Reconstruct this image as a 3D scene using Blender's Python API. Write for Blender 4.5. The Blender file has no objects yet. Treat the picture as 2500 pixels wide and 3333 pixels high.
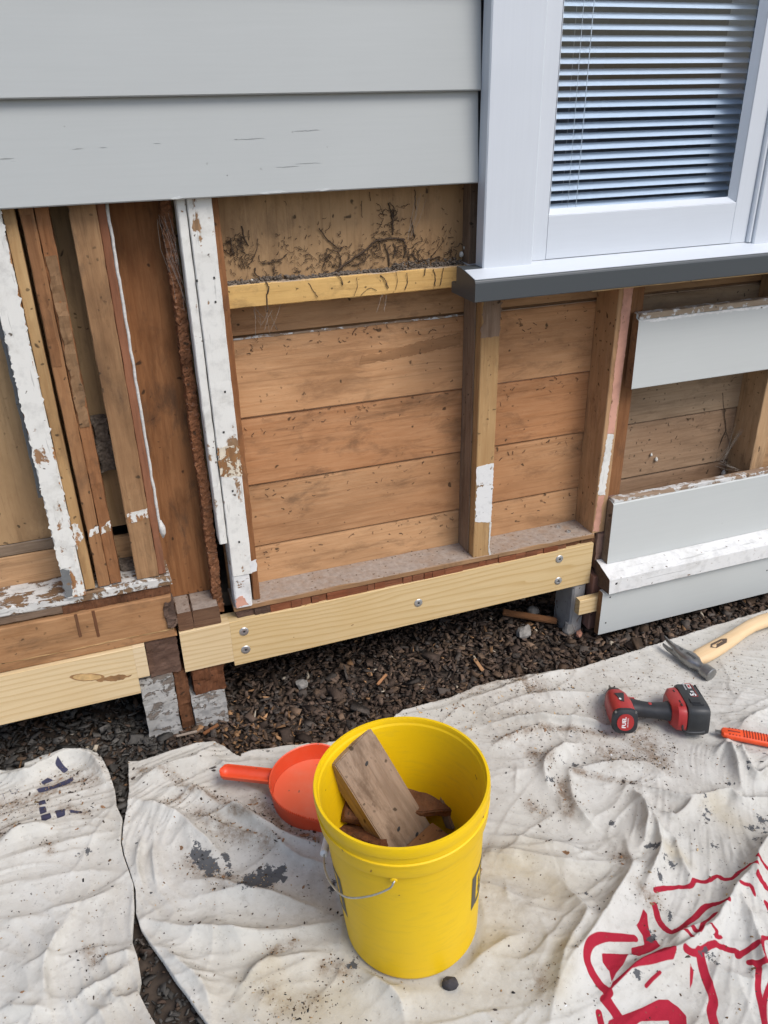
import bpy, bmesh, math, random
import numpy as np
from mathutils import Vector, Matrix, noise as mnoise

random.seed(7); rng = np.random.default_rng(7)
R = math.radians
scene = bpy.context.scene
col = scene.collection

# ------------------------------------------------------------------ camera
SW, SH, FPX = 2500., 3333., 2620.          # photograph size and focal length in its pixels
PITCH, YAW, ROLL = R(27.038), R(19.156), R(-1.255)
CAM = np.array([0., 0., 1.48])
_cy, _sy = math.cos(YAW), math.sin(YAW)
FWD = np.array([_sy*math.cos(PITCH), _cy*math.cos(PITCH), -math.sin(PITCH)])
_r0 = np.array([_cy, -_sy, 0.]); _u0 = np.cross(_r0, FWD)
RIGHT = math.cos(ROLL)*_r0 + math.sin(ROLL)*_u0
UP = -math.sin(ROLL)*_r0 + math.cos(ROLL)*_u0
cd = bpy.data.cameras.new('camera'); cam = bpy.data.objects.new('camera', cd); col.objects.link(cam)
cd.sensor_fit = 'VERTICAL'; cd.sensor_height = 24.; cd.lens = 24.*FPX/SH
cd.clip_start = .02; cd.clip_end = 1000.
cam.matrix_world = Matrix(((RIGHT[0], UP[0], -FWD[0], CAM[0]), (RIGHT[1], UP[1], -FWD[1], CAM[1]), (RIGHT[2], UP[2], -FWD[2], CAM[2]), (0, 0, 0, 1)))
scene.camera = cam

# ------------------------------------------------------------------ light
SUN_EL, SUN_AZ = 52., 152.      # degrees; azimuth clockwise from +y: light comes from behind the photographer
world = bpy.data.worlds.new('World'); scene.world = world; world.use_nodes = True
wn = world.node_tree; bg = wn.nodes['Background']
sky = wn.nodes.new('ShaderNodeTexSky'); sky.sky_type = 'NISHITA'; sky.sun_disc = False
sky.sun_elevation = R(SUN_EL); sky.sun_rotation = R(SUN_AZ)
sky.air_density = 1.0; sky.dust_density = 2.5; sky.ozone_density = 1.0
wn.links.new(sky.outputs[0], bg.inputs[0]); bg.inputs[1].default_value = .12
sl = bpy.data.lights.new('sun', 'SUN'); sl.energy = 1.5; sl.angle = R(28); sl.color = (1., .98, .955)
so = bpy.data.objects.new('sun', sl); col.objects.link(so)
_d = Vector((math.sin(R(SUN_AZ))*math.cos(R(SUN_EL)), math.cos(R(SUN_AZ))*math.cos(R(SUN_EL)), math.sin(R(SUN_EL))))
so.rotation_euler = _d.to_track_quat('Z', 'Y').to_euler(); so.location = _d*10
scene.view_settings.view_transform = 'Standard'; scene.view_settings.look = 'None'
scene.view_settings.gamma = 1.; scene.view_settings.exposure = .55
scene.view_settings.use_curve_mapping = False

# ------------------------------------------------------------------ photo pixels to places
def _ray(px, py): return FWD + RIGHT*(px-SW/2)/FPX + UP*(SH/2-py)/FPX
def gp(px, py, z=0.):
    d = _ray(px, py); return CAM + d*((z-CAM[2])/d[2])
def wp(px, py, y=1.77):
    d = _ray(px, py); return CAM + d*((y-CAM[1])/d[1])

# ------------------------------------------------------------------ node helpers
def nd(nt, typ, ins=None, **props):
    n = nt.nodes.new(typ)
    for k, v in props.items(): setattr(n, k, v)
    for k, v in (ins or {}).items():
        s = n.inputs[k]
        if isinstance(v, bpy.types.NodeSocket): nt.links.new(v, s)
        else: s.default_value = v
    return n
def c4(c): return (c[0], c[1], c[2], 1.) if len(c) == 3 else c
def mix(nt, f, a, b, blend='MIX'):
    n = nt.nodes.new('ShaderNodeMix'); n.data_type = 'RGBA'; n.blend_type = blend; n.clamp_factor = True
    for i, v in ((0, f), (6, a), (7, b)):
        s = n.inputs[i]
        if isinstance(v, bpy.types.NodeSocket): nt.links.new(v, s)
        else: s.default_value = c4(v) if i else v
    return n.outputs[2]
def math_(nt, op, a, b=0., c=0.):
    n = nt.nodes.new('ShaderNodeMath'); n.operation = op
    for i, v in enumerate((a, b, c)):
        if isinstance(v, bpy.types.NodeSocket): nt.links.new(v, n.inputs[i])
        else: n.inputs[i].default_value = v
    return n.outputs[0]
def mr(nt, v, a, b, c=0., d=1.):
    return nd(nt, 'ShaderNodeMapRange', {0: v, 1: a, 2: b, 3: c, 4: d}).outputs[0]
def tex(nt, vec, scale, detail=4., rough=.55, dist=0.):
    return nd(nt, 'ShaderNodeTexNoise', {'Vector': vec, 'Scale': scale, 'Detail': detail, 'Roughness': rough, 'Distortion': dist}).outputs[0]
def vor(nt, vec, scale, feat='F1', rand=1.):
    return nd(nt, 'ShaderNodeTexVoronoi', {'Vector': vec, 'Scale': scale, 'Randomness': rand}, feature=feat)
def base(name):
    m = bpy.data.materials.new(name); m.use_nodes = True
    nt = m.node_tree; b = nt.nodes['Principled BSDF']
    tc = nt.nodes.new('ShaderNodeTexCoord'); oi = nt.nodes.new('ShaderNodeObjectInfo')
    off = math_(nt, 'MULTIPLY', oi.outputs['Random'], 37.)
    v = nd(nt, 'ShaderNodeVectorMath', {0: tc.outputs['Object'], 1: off}, operation='ADD').outputs[0]
    return m, nt, b, v
def bump(nt, b, h, strength=.3, dist=.002):
    n = nd(nt, 'ShaderNodeBump', {'Height': h, 'Strength': strength, 'Distance': dist}); nt.links.new(n.outputs[0], b.inputs['Normal'])
def specks(nt, v, scale, size, dens):
    """small marks: voronoi cells, only some of them filled"""
    k = .9/scale
    w = nd(nt, 'ShaderNodeVectorMath', {0: nd(nt, 'ShaderNodeTexNoise', {'Vector': v, 'Scale': scale*1.3, 'Detail': 2.}).outputs[1], 1: (k, k, k), 2: v}, operation='MULTIPLY_ADD').outputs[0]
    vo = vor(nt, w, scale)
    d = mr(nt, vo.outputs['Distance'], size, size*.6)
    g = nd(nt, 'ShaderNodeSeparateColor', {0: vo.outputs['Color']}).outputs[0]
    return math_(nt, 'MULTIPLY', d, math_(nt, 'LESS_THAN', g, dens))

MAT = {}
def plain(name, color, rough=.5, var=.08, metal=0., scale=30., bmp=.1, spec=.5):
    m, nt, b, v = base(name)
    n = tex(nt, v, scale, 5.)
    c = mix(nt, mr(nt, n, .3, .7), [k*(1-var) for k in color], [min(1, k*(1+var)) for k in color])
    nt.links.new(c, b.inputs['Base Color'])
    b.inputs['Roughness'].default_value = rough; b.inputs['Metallic'].default_value = metal
    b.inputs['Specular IOR Level'].default_value = spec
    if bmp: bump(nt, b, n, bmp, .001)
    MAT[name] = m; return m
def gs_(nt, v, axis):
    return nd(nt, 'ShaderNodeMapping', {'Vector': v, 'Scale': {'X': (1, 2.6, 2.6), 'Y': (2.6, 1, 2.6), 'Z': (2.6, 2.6, 1)}[axis]}).outputs[0]
def wood(name, light, dark, axis='X', speck=.35, dust=0., stain=.5, ring=.5, rough=.8, bmp=.35, paint=None, cover=.5, pscale=14., spot=(.03, .02, .012), grime=.5, fresh=False, hv=1.):
    """sawn timber: grain along one axis, stains, specks, dust on faces that look up, optionally old paint"""
    m, nt, b, v = base(name)
    sc = {'X': (1, 13, 13), 'Y': (13, 1, 13), 'Z': (13, 13, 1)}[axis]
    g = nd(nt, 'ShaderNodeMapping', {'Vector': v, 'Scale': sc}).outputs[0]
    n1 = tex(nt, g, 9., 8., .65, .4)
    n2 = tex(nt, g, 1.6, 4., .5, 1.2)
    rsc = {'X': (.9, 1, 1), 'Y': (1, .9, 1), 'Z': (1, 1, .9)}[axis]
    bands = math_(nt, 'FRACT', math_(nt, 'MULTIPLY', n2, 7.))
    bands = mr(nt, bands, .0, 1., 0., 1.)
    f = math_(nt, 'ADD', math_(nt, 'MULTIPLY', mr(nt, n1, .3, .72), 1-ring*.6), math_(nt, 'MULTIPLY', bands, ring*.6))
    c = mix(nt, f, light, dark)
    if not fresh:
        gl = nd(nt, 'ShaderNodeMapping', {'Vector': v, 'Scale': {'X': (.8, 24, 24), 'Y': (24, .8, 24), 'Z': (24, 24, .8)}[axis]}).outputs[0]
        ln = mr(nt, tex(nt, gl, 4., 3., .6, .8), .56, .66)
        c = mix(nt, math_(nt, 'MULTIPLY', ln, .38), c, [k*.5 for k in dark])
        gm = mr(nt, tex(nt, gs_(nt, v, axis), 7., 6., .72, .4), .52, .68)
        c = mix(nt, math_(nt, 'MULTIPLY', gm, grime), c, (.085, .058, .038))
        pat = mr(nt, tex(nt, v, 2.2, 5., .6, .6), .5, .64)
        c = mix(nt, math_(nt, 'MULTIPLY', pat, grime*.55), c, (light[0]*.42, light[1]*.33, light[2]*.28))
    gs = nd(nt, 'ShaderNodeMapping', {'Vector': v, 'Scale': {'X': (1, 3.5, 3.5), 'Y': (3.5, 1, 3.5), 'Z': (3.5, 3.5, 1)}[axis]}).outputs[0]
    big = tex(nt, gs, 4.5, 6., .65, .3)
    c = mix(nt, math_(nt, 'MULTIPLY', mr(nt, big, .48, .75), stain), c, [k*.42 for k in dark])
    tone = tex(nt, v, 1.3, 2.)
    c = mix(nt, math_(nt, 'MULTIPLY', mr(nt, tone, .35, .7), .35), c, (light[0]*.8, light[1]*.62, light[2]*.5))
    if not fresh:
        s1 = specks(nt, v, 55., .2, speck*.8); s2 = specks(nt, v, 21., .13, speck)
        msk = mr(nt, tex(nt, v, 6., 3.), .4, .6)
        c = mix(nt, math_(nt, 'MULTIPLY', math_(nt, 'MAXIMUM', math_(nt, 'MULTIPLY', s1, msk), s2), .8), c, spot)
    hgt = math_(nt, 'ADD', n1, math_(nt, 'MULTIPLY', bands, .15))
    oi = nt.nodes.new('ShaderNodeObjectInfo').outputs['Random']; r2 = math_(nt, 'FRACT', math_(nt, 'MULTIPLY', oi, 7.31))
    c = nd(nt, 'ShaderNodeHueSaturation', {'Hue': mr(nt, r2, 0., 1., .5-.008*hv, .5+.008*hv), 'Saturation': mr(nt, r2, 0., 1., 1+.08*hv, 1-.08*hv), 'Value': mr(nt, oi, 0., 1., 1-.14*hv, 1+.12*hv), 'Color': c}).outputs[0]
    if paint:
        pn = tex(nt, v, pscale, 8., .7, .6); pl = tex(nt, g, pscale*.25, 5., .6)
        k = math_(nt, 'ADD', math_(nt, 'MULTIPLY', pn, .65), math_(nt, 'MULTIPLY', pl, .35))
        k = mr(nt, k, cover-.012, cover+.012)
        dirt = mix(nt, mr(nt, tex(nt, v, 30., 5., .65), .5, .9), paint, [q*.6 for q in paint])
        crk = mr(nt, tex(nt, nd(nt, 'ShaderNodeMapping', {'Vector': v, 'Scale': {'X': (3, 40, 40), 'Y': (40, 3, 40), 'Z': (40, 40, 3)}[axis]}).outputs[0], 3., 3., .6, .6), .64, .69)
        dirt = mix(nt, math_(nt, 'MULTIPLY', crk, .45), dirt, [q*.35 for q in paint])
        dirt = mix(nt, mr(nt, tex(nt, v, 11., 6., .7, .5), .52, .74, 0., .55), dirt, [q*.52*w_ for q, w_ in zip(paint, (1., .96, .88))])
        dirt = mix(nt, specks(nt, v, 45., .16, .3), dirt, (.12, .1, .08))
        c = mix(nt, k, c, dirt)
        hgt = math_(nt, 'ADD', math_(nt, 'MULTIPLY', hgt, .4), math_(nt, 'MULTIPLY', k, .9))
    if dust:
        nz = nd(nt, 'ShaderNodeSeparateXYZ', {0: nt.nodes.new('ShaderNodeNewGeometry').outputs['Normal']}).outputs[2]
        dm = math_(nt, 'MULTIPLY', mr(nt, nz, .6, .9), mr(nt, tex(nt, v, 25., 6., .7), .3, .55, .55, 1.))
        dc = mix(nt, mr(nt, tex(nt, v, 70., 5., .7), .35, .65), (.28, .235, .2), (.40, .345, .295))
        dc = mix(nt, specks(nt, v, 90., .3, .3), dc, (.12, .08, .05))
        c = mix(nt, math_(nt, 'MULTIPLY', dm, dust), c, dc)
    nt.links.new(c, b.inputs['Base Color'])
    b.inputs['Roughness'].default_value = rough; b.inputs['Specular IOR Level'].default_value = .25
    bump(nt, b, hgt, bmp, .0022)
    MAT[name] = m; return m

OL, OD = (.56, .345, .185), (.43, .235, .112)                 # old native timber
for ax in 'XYZ':
    wood('old_wood_'+ax, OL, OD, ax, ring=.35, grime=.58, hv=1.2)
    wood('pale_wood_'+ax, (.46, .315, .155), (.33, .20, .088), ax, speck=.5, ring=.4, grime=.6)
    wood('brown_wood_'+ax, (.30, .165, .08), (.18, .09, .041), ax, speck=.5, stain=.7, ring=.4, grime=.8)
    wood('grey_wood_'+ax, (.28, .21, .15), (.17, .115, .075), ax, speck=.5, stain=.7, ring=.5, dust=.5)
wood('plate_wood', (.42, .235, .115), (.28, .145, .065), 'X', dust=.95, ring=.4)
wood('nogging_wood', (.66, .44, .17), (.52, .32, .11), 'X', dust=.9, speck=.55, ring=.2, stain=.25)
wood('sheet', (.45, .30, .16), (.39, .25, .125), 'Z', speck=.5, ring=.1, stain=.5, grime=.5, rough=.6, bmp=.12)
wood('rot_wood', (.20, .09, .042), (.085, .036, .018), 'Z', speck=.6, stain=.8, ring=.5, bmp=.9)
wood('rot_grey', (.17, .115, .085), (.07, .045, .035), 'X', speck=.6, stain=.8, ring=.6, bmp=1.)
wood('red_rot', (.27, .105, .05), (.16, .055, .026), 'X', speck=.3, stain=.7, ring=.5, bmp=.9, hv=.35)
wood('purple_wood', (.27, .165, .13), (.15, .085, .068), 'Z', speck=.4, stain=.6, ring=.5, bmp=.7)
wood('white_post', (.36, .21, .11), (.2, .11, .06), 'Z', paint=(.70, .69, .645), cover=.41, pscale=16.)
wood('white_peel', (.42, .25, .12), (.25, .13, .06), 'Z', paint=(.69, .68, .635), cover=.46, pscale=22.)
wood('white_ledge', (.30, .19, .11), (.18, .11, .06), 'X', paint=(.68, .68, .665), cover=.38, pscale=30.)
wood('pink_paint', (.40, .24, .13), (.25, .13, .06), 'Z', paint=(.60, .32, .235), cover=.40, pscale=20.)
wood('worn_edge', (.42, .34, .25), (.26, .19, .13), 'X', paint=(.60, .60, .585), cover=.52, pscale=25.)
wood('limewash', (.27, .235, .20), (.18, .15, .125), 'X', paint=(.40, .39, .37), cover=.46, pscale=30., bmp=1.)
wood('offcut_wood', (.40, .31, .23), (.25, .18, .125), 'Y', speck=.7, stain=.6, grime=.8, ring=.3)
wood('endgrain', (.24, .165, .10), (.11, .068, .035), 'Y', speck=.3, stain=.6, ring=.8, bmp=.7)
wood('handle_wood', (.72, .52, .31), (.62, .42, .225), 'X', fresh=True, ring=.25, stain=.08, rough=.45, bmp=.1)

wood('tongue_wood', (.52, .39, .29), (.36, .23, .16), 'X', speck=.3)
wood('rot_strip', (.30, .15, .075), (.10, .045, .022), 'Y', speck=.8, stain=.9, ring=.7, bmp=1., dust=.3)
wood('dusty_wood_X', (.36, .255, .165), (.25, .165, .10), 'X', speck=.7, ring=.3, stain=.6)
wood('bay_wood_Z', (.36, .20, .095), (.22, .108, .048), 'Z', speck=.5, ring=.4, stain=.75, grime=.75)
wood('stain_wood_X', (.40, .205, .095), (.31, .15, .065), 'X', speck=.3, ring=.3)
wood('patchy_ledge', (.26, .17, .10), (.14, .085, .045), 'X', paint=(.58, .57, .54), cover=.49, pscale=26., bmp=.8)
wood('rust_paint', (.33, .17, .07), (.2, .09, .035), 'Z', paint=(.68, .60, .47), cover=.50, pscale=30., bmp=.8)
wood('red_brown_Z', (.30, .13, .07), (.2, .08, .042), 'Z', speck=.3, ring=.3)
wood('old_bearer_wood', (.46, .27, .135), (.30, .155, .068), 'X', speck=.4, stain=.75, ring=.4)
wood('endgrain_block', (.21, .12, .07), (.10, .05, .03), 'X', dust=.8, speck=.3, stain=.6, ring=.7, bmp=.7)
wood('slate_paint', (.30, .19, .1), (.2, .11, .06), 'Z', paint=(.16, .165, .165), cover=.42, pscale=20.)
wood('pile_paint', (.27, .19, .14), (.17, .11, .08), 'Z', paint=(.36, .35, .34), cover=.40, pscale=12.)

def pine(name):
    """fresh sawn pine with growth-ring bands that wander along the board"""
    m, nt, b, v = base(name)
    g = nd(nt, 'ShaderNodeMapping', {'Vector': v, 'Scale': (.55, 3., 3.)}).outputs[0]
    w = tex(nt, g, 2.2, 3., .5, .6)
    xyz = nd(nt, 'ShaderNodeSeparateXYZ', {0: v})
    z = math_(nt, 'ADD', xyz.outputs[2], math_(nt, 'MULTIPLY', w, .09))
    z = math_(nt, 'ADD', z, math_(nt, 'MULTIPLY', xyz.outputs[1], .7))
    fr = math_(nt, 'FRACT', math_(nt, 'MULTIPLY', z, 62.))
    late = mr(nt, fr, .55, .97); late = math_(nt, 'MULTIPLY', late, mr(nt, fr, 1., .97))
    g2 = nd(nt, 'ShaderNodeMapping', {'Vector': v, 'Scale': (1, 26., 26.)}).outputs[0]
    fine = tex(nt, g2, 9., 6., .65)
    c = mix(nt, math_(nt, 'MULTIPLY', late, .8), (.665, .52, .315), (.52, .365, .185))
    c = mix(nt, mr(nt, fine, .35, .75, 0., .35), c, (.50, .36, .19))
    c = mix(nt, mr(nt, tex(nt, v, 3.5, 3.), .45, .75, 0., .4), c, (.57, .40, .20))
    c = mix(nt, math_(nt, 'MULTIPLY', specks(nt, v, 24., .07, .12), .8), c, (.22, .12, .05))
    oi = nt.nodes.new('ShaderNodeObjectInfo').outputs['Random']
    c = nd(nt, 'ShaderNodeHueSaturation', {'Hue': .5, 'Saturation': mr(nt, oi, 0., 1., .92, 1.15), 'Value': mr(nt, oi, 0., 1., 1.03, .94), 'Color': c}).outputs[0]
    nt.links.new(c, b.inputs['Base Color']); b.inputs['Roughness'].default_value = .62; b.inputs['Specular IOR Level'].default_value = .3
    bump(nt, b, math_(nt, 'ADD', fine, math_(nt, 'MULTIPLY', late, .4)), .2, .0015); MAT[name] = m
pine('pine')
plain('knot', (.52, .34, .15), .6, .25, scale=60.)
plain('knot_dark', (.25, .135, .055), .6, .3, scale=60.)

def house_paint(name, color, rough=.45, brush='X', wear=.3):
    m, nt, b, v = base(name)
    sc = (1, 30, 30) if brush == 'X' else (30, 30, 1)
    g = nd(nt, 'ShaderNodeMapping', {'Vector': v, 'Scale': sc}).outputs[0]
    br = tex(nt, g, 6., 5., .6); big = tex(nt, v, 2.5, 4.)
    c = mix(nt, mr(nt, big, .35, .7), [k*.96 for k in color], color)
    c = mix(nt, mr(nt, br, .3, .75, 0., .12), c, [k*.7 for k in color])
    sc2 = (5, 60, 60) if brush == 'X' else (60, 60, 5)
    g2 = nd(nt, 'ShaderNodeMapping', {'Vector': v, 'Scale': sc2}).outputs[0]
    cr = mr(nt, tex(nt, g2, 1., 4., .6), .735, .76)
    cr = math_(nt, 'MULTIPLY', cr, mr(nt, tex(nt, v, 4., 3.), .5, .6))
    c = mix(nt, math_(nt, 'MULTIPLY', cr, wear), c, [k*.3 for k in color])
    c = mix(nt, math_(nt, 'MULTIPLY', specks(nt, v, 28., .07, .10), wear), c, (.12, .11, .1))
    nt.links.new(c, b.inputs['Base Color']); b.inputs['Roughness'].default_value = rough
    h = math_(nt, 'ADD', math_(nt, 'MULTIPLY', br, .5), math_(nt, 'MULTIPLY', cr, -1.5))
    bump(nt, b, h, .14, .0015); MAT[name] = m
house_paint('board_paint', (.43, .448, .438))
house_paint('board_paint_low', (.515, .535, .52))
house_paint('trim_paint', (.605, .64, .68), .4, 'Z', .4)
house_paint('trim_paint_x', (.605, .64, .68), .4, 'X', .4)
house_paint('sill_paint', (.062, .07, .075), .45, 'X', .5)
house_paint('blind_paint', (.78, .82, .87), .35, 'X', 0.)

def glass(name):
    m = bpy.data.materials.new(name); m.use_nodes = True; nt = m.node_tree; nt.nodes.clear()
    o = nt.nodes.new('ShaderNodeOutputMaterial')
    t = nd(nt, 'ShaderNodeBsdfTransparent', {'Color': (.90, .94, .975, 1)})
    g = nd(nt, 'ShaderNodeBsdfGlossy', {'Color': (1, 1, 1, 1), 'Roughness': .02})
    fr = nd(nt, 'ShaderNodeFresnel', {'IOR': 1.55})
    ge = nt.nodes.new('ShaderNodeNewGeometry')
    k = math_(nt, 'MULTIPLY', fr.outputs[0], math_(nt, 'SUBTRACT', 1., ge.outputs['Backfacing']))
    s = nd(nt, 'ShaderNodeMixShader', {0: k, 1: t.outputs[0], 2: g.outputs[0]})
    nt.links.new(s.outputs[0], o.inputs[0]); MAT[name] = m
glass('glass')
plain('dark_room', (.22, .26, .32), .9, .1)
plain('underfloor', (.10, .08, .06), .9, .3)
plain('soil', (.052, .038, .028), .95, .45, scale=40., bmp=.6)
plain('screw_steel', (.52, .53, .53), .42, .15, metal=.85, scale=200.)
plain('screw_hole', (.03, .03, .03), .6)
plain('web', (.36, .33, .29), .9, .2)
plain('root', (.075, .048, .03), .95, .4, scale=120.)
plain('dust_heap', (.135, .108, .085), 1., .5, scale=150., bmp=.9)
plain('scar', (.25, .26, .255), .7, .3)
plain('chip_edge', (.52, .54, .53), .6, .2)
plain('cocoon', (.62, .60, .54), .8, .15, scale=200.)
plain('putty', (.56, .545, .51), .8, .18, scale=120., bmp=.5)
plain('steel', (.30, .30, .295), .38, .22, metal=.9, scale=60.)
plain('dark_steel', (.10, .10, .10), .5, .2, metal=.7)
plain('red_plastic', (.37, .028, .028), .42, .1, scale=50.)
plain('black_rubber', (.022, .024, .028), .55, .25, scale=60.)
plain('black_plastic', (.028, .03, .032), .5, .35, scale=25., bmp=.15)
plain('white_print', (.75, .75, .75), .5, .05)
plain('grey_print', (.35, .36, .37), .5, .1)
plain('logo_black', (.085, .075, .055), .5, .1)
plain('orange_tool', (.78, .085, .018), .42, .1, scale=60.)
plain('orange_dark', (.24, .022, .008), .6, .2)
plain('wire', (.50, .50, .47), .4, .15, metal=.8, scale=100.)
plain('grip_white', (.72, .73, .74), .45, .06)
plain('burnt_print', (.09, .06, .04), .7, .25, scale=150.)
plain('leaf', (.045, .085, .055), .6, .3)
plain('stone', (.24, .225, .205), .9, .3, scale=60., bmp=.6)
plain('chip_dark', (.055, .043, .036), .9, .4, scale=3., bmp=.5)
plain('chip_tan', (.24, .135, .07), .9, .45, scale=2., bmp=.5)
plain('chip_pale', (.55, .36, .17), .8, .3, scale=2., bmp=.3)
plain('black_stone', (.035, .032, .036), .85, .4, scale=80., bmp=.6)
plain('brick_bit', (.50, .24, .16), .9, .2, scale=80., bmp=.4)

def bucket_mat(name):
    m, nt, b, v = base(name)
    n = tex(nt, v, 4., 5.); sc = tex(nt, nd(nt, 'ShaderNodeMapping', {'Vector': v, 'Scale': (1, 1, 5)}).outputs[0], 22., 6., .7)
    c = mix(nt, mr(nt, n, .35, .7), (.80, .53, .005), (.75, .475, .005))
    c = mix(nt, mr(nt, sc, .5, .8, 0., .5), c, (.55, .37, .03))
    c = mix(nt, math_(nt, 'MULTIPLY', specks(nt, v, 30., .11, .22), .85), c, (.25, .11, .01))
    nt.links.new(c, b.inputs['Base Color']); b.inputs['Roughness'].default_value = .46; b.inputs['Specular IOR Level'].default_value = .3
    b.inputs['Subsurface Weight'].default_value = 0.
    bump(nt, b, sc, .06, .001); MAT[name] = m
bucket_mat('yellow_plastic')
def dustpan_mat(name, c1=(.70, .075, .022), c2=(.62, .15, .085)):
    m, nt, b, v = base(name)
    n = tex(nt, v, 14., 6., .65)
    c = mix(nt, mr(nt, n, .45, .75, 0., .45), c1, c2)
    c = mix(nt, math_(nt, 'MULTIPLY', specks(nt, v, 45., .14, .22), .7), c, (.16, .1, .07))
    nt.links.new(c, b.inputs['Base Color']); b.inputs['Roughness'].default_value = .42
    bump(nt, b, n, .08, .001); MAT[name] = m
dustpan_mat('orange_plastic'); dustpan_mat('orange_floor', (.74, .135, .06), (.66, .25, .17))  # wall colour darkened to stand in for its shade; floor paler and scuffed

def attr_color(name, rough=.9, bmp=.5, scale=90.):
    m, nt, b, v = base(name)
    a = nd(nt, 'ShaderNodeAttribute', attribute_name='tint')
    n = tex(nt, v, scale, 5., .65)
    c = mix(nt, mr(nt, n, .3, .75), a.outputs['Color'], (0, 0, 0), 'MIX')
    c = mix(nt, .45, a.outputs['Color'], c)
    nt.links.new(c, b.inputs['Base Color']); b.inputs['Roughness'].default_value = rough; b.inputs['Specular IOR Level'].default_value = .2
    bump(nt, b, n, bmp, .002); MAT[name] = m
attr_color('bark')

def cloth_mat(name):
    m, nt, b, v = base(name)
    A = lambda k: nd(nt, 'ShaderNodeAttribute', attribute_name=k).outputs['Fac']
    big = tex(nt, v, 3., 5.); mid = tex(nt, v, 16., 6., .65)
    c = mix(nt, mr(nt, big, .35, .7), (.565, .555, .515), (.50, .485, .435))
    c = mix(nt, mr(nt, mid, .46, .8, 0., .5), c, (.34, .31, .26))
    c = mix(nt, mr(nt, tex(nt, v, 60., 5., .7), .54, .72, 0., .38), c, (.27, .25, .215))
    # dirt
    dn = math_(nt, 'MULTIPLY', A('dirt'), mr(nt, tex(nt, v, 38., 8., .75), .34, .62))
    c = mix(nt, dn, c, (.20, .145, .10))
    warm = math_(nt, 'MULTIPLY', A('warm'), mr(nt, mid, .2, .7, .2, .6))
    c = mix(nt, warm, c, (.44, .375, .25))
    # red and navy print
    c = mix(nt, mr(nt, A('red'), .0007, -.0007), c, mix(nt, mr(nt, mid, .3, .7), (.37, .022, .042), (.30, .016, .032)))
    c = mix(nt, mr(nt, A('navy'), .0007, -.0007), c, (.05, .05, .085))
    # old paint spatter
    pn = math_(nt, 'MULTIPLY', math_(nt, 'SUBTRACT', tex(nt, v, 55., 6., .7), .5), .085)
    pk = mr(nt, math_(nt, 'ADD', A('paint'), pn), .0012, -.0012)
    c = mix(nt, math_(nt, 'MULTIPLY', pk, .93), c, (.072, .077, .085))
    dots = math_(nt, 'MAXIMUM', specks(nt, v, 22., .10, .16), specks(nt, v, 80., .2, .16))
    dmask = mr(nt, tex(nt, v, 5., 4., .6), .46, .6, .12, 1.)
    c = mix(nt, math_(nt, 'MULTIPLY', math_(nt, 'MULTIPLY', dots, dmask), .85), c, (.075, .072, .07))
    fl = specks(nt, v, 120., .24, .2)
    c = mix(nt, math_(nt, 'MULTIPLY', fl, math_(nt, 'ADD', math_(nt, 'MULTIPLY', A('dirt'), .8), .30)), c, (.14, .10, .07))
    nt.links.new(c, b.inputs['Base Color']); b.inputs['Roughness'].default_value = .95; b.inputs['Specular IOR Level'].default_value = .1
    rw = math_(nt, 'ABSOLUTE', math_(nt, 'SUBTRACT', tex(nt, v, 26., 3., .6, .8), .5))
    h = math_(nt, 'ADD', math_(nt, 'ADD', tex(nt, v, 70., 6., .7, .5), math_(nt, 'MULTIPLY', rw, -2.2)), math_(nt, 'MULTIPLY', tex(nt, v, 420., 2.), .25))
    bump(nt, b, h, .38, .0022); MAT[name] = m
cloth_mat('canvas')

# ------------------------------------------------------------------ object helpers
WLOC = {}
def tag(o, label=None, cat=None, group=None, kind=None):
    for k, v in (('label', label), ('category', cat), ('group', group), ('kind', kind)):
        if v: o[k] = v
    return o
def empty(name, loc=(0, 0, 0), rot=None):
    o = bpy.data.objects.new(name, None); col.objects.link(o); o.location = loc; o.empty_display_size = .05
    if rot is not None: o.rotation_euler = rot
    WLOC[o] = np.array(loc, float); return o
def link(name, me, mat, parent=None, loc=(0, 0, 0)):
    o = bpy.data.objects.new(name, me); col.objects.link(o); o.location = loc
    if mat is not None and not me.materials: me.materials.append(MAT[mat] if isinstance(mat, str) else mat)
    if parent is not None: o.parent = parent
    return o
def add(name, V, F, mat, parent=None, local=False, smooth=False, attrs=None):
    """world-coordinate geometry (or the parent's own when local) as one mesh with its origin at its middle"""
    V = np.asarray(V, float); c = (V.min(0)+V.max(0))/2
    me = bpy.data.meshes.new(name); me.from_pydata((V-c).tolist(), [], [tuple(int(i) for i in f) for f in F])
    if smooth: me.polygons.foreach_set('use_smooth', [True]*len(me.polygons))
    me.update()
    p0 = np.zeros(3) if (parent is None or local) else WLOC.get(parent, np.zeros(3))
    o = link(name, me, mat, parent, tuple(c-p0)); WLOC[o] = c if not local else c
    return o
def addbm(name, bm, mat, parent=None, local=False, smooth=False):
    bmesh.ops.recalc_face_normals(bm, faces=bm.faces)
    bm.verts.ensure_lookup_table()
    V = [v.co[:] for v in bm.verts]; idx = {v: i for i, v in enumerate(bm.verts)}
    F = [[idx[v] for v in f.verts] for f in bm.faces]; bm.free()
    return add(name, V, F, mat, parent, local, smooth)
def fixn(V, F):
    bm = bmesh.new(); vs = [bm.verts.new(v) for v in V]
    for f in F:
        try: bm.faces.new([vs[i] for i in f])
        except ValueError: pass
    return bm
AX = {'x': lambda t, p: (t, p[0], p[1]), 'y': lambda t, p: (p[0], t, p[1]), 'z': lambda t, p: (p[0], p[1], t)}
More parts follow.
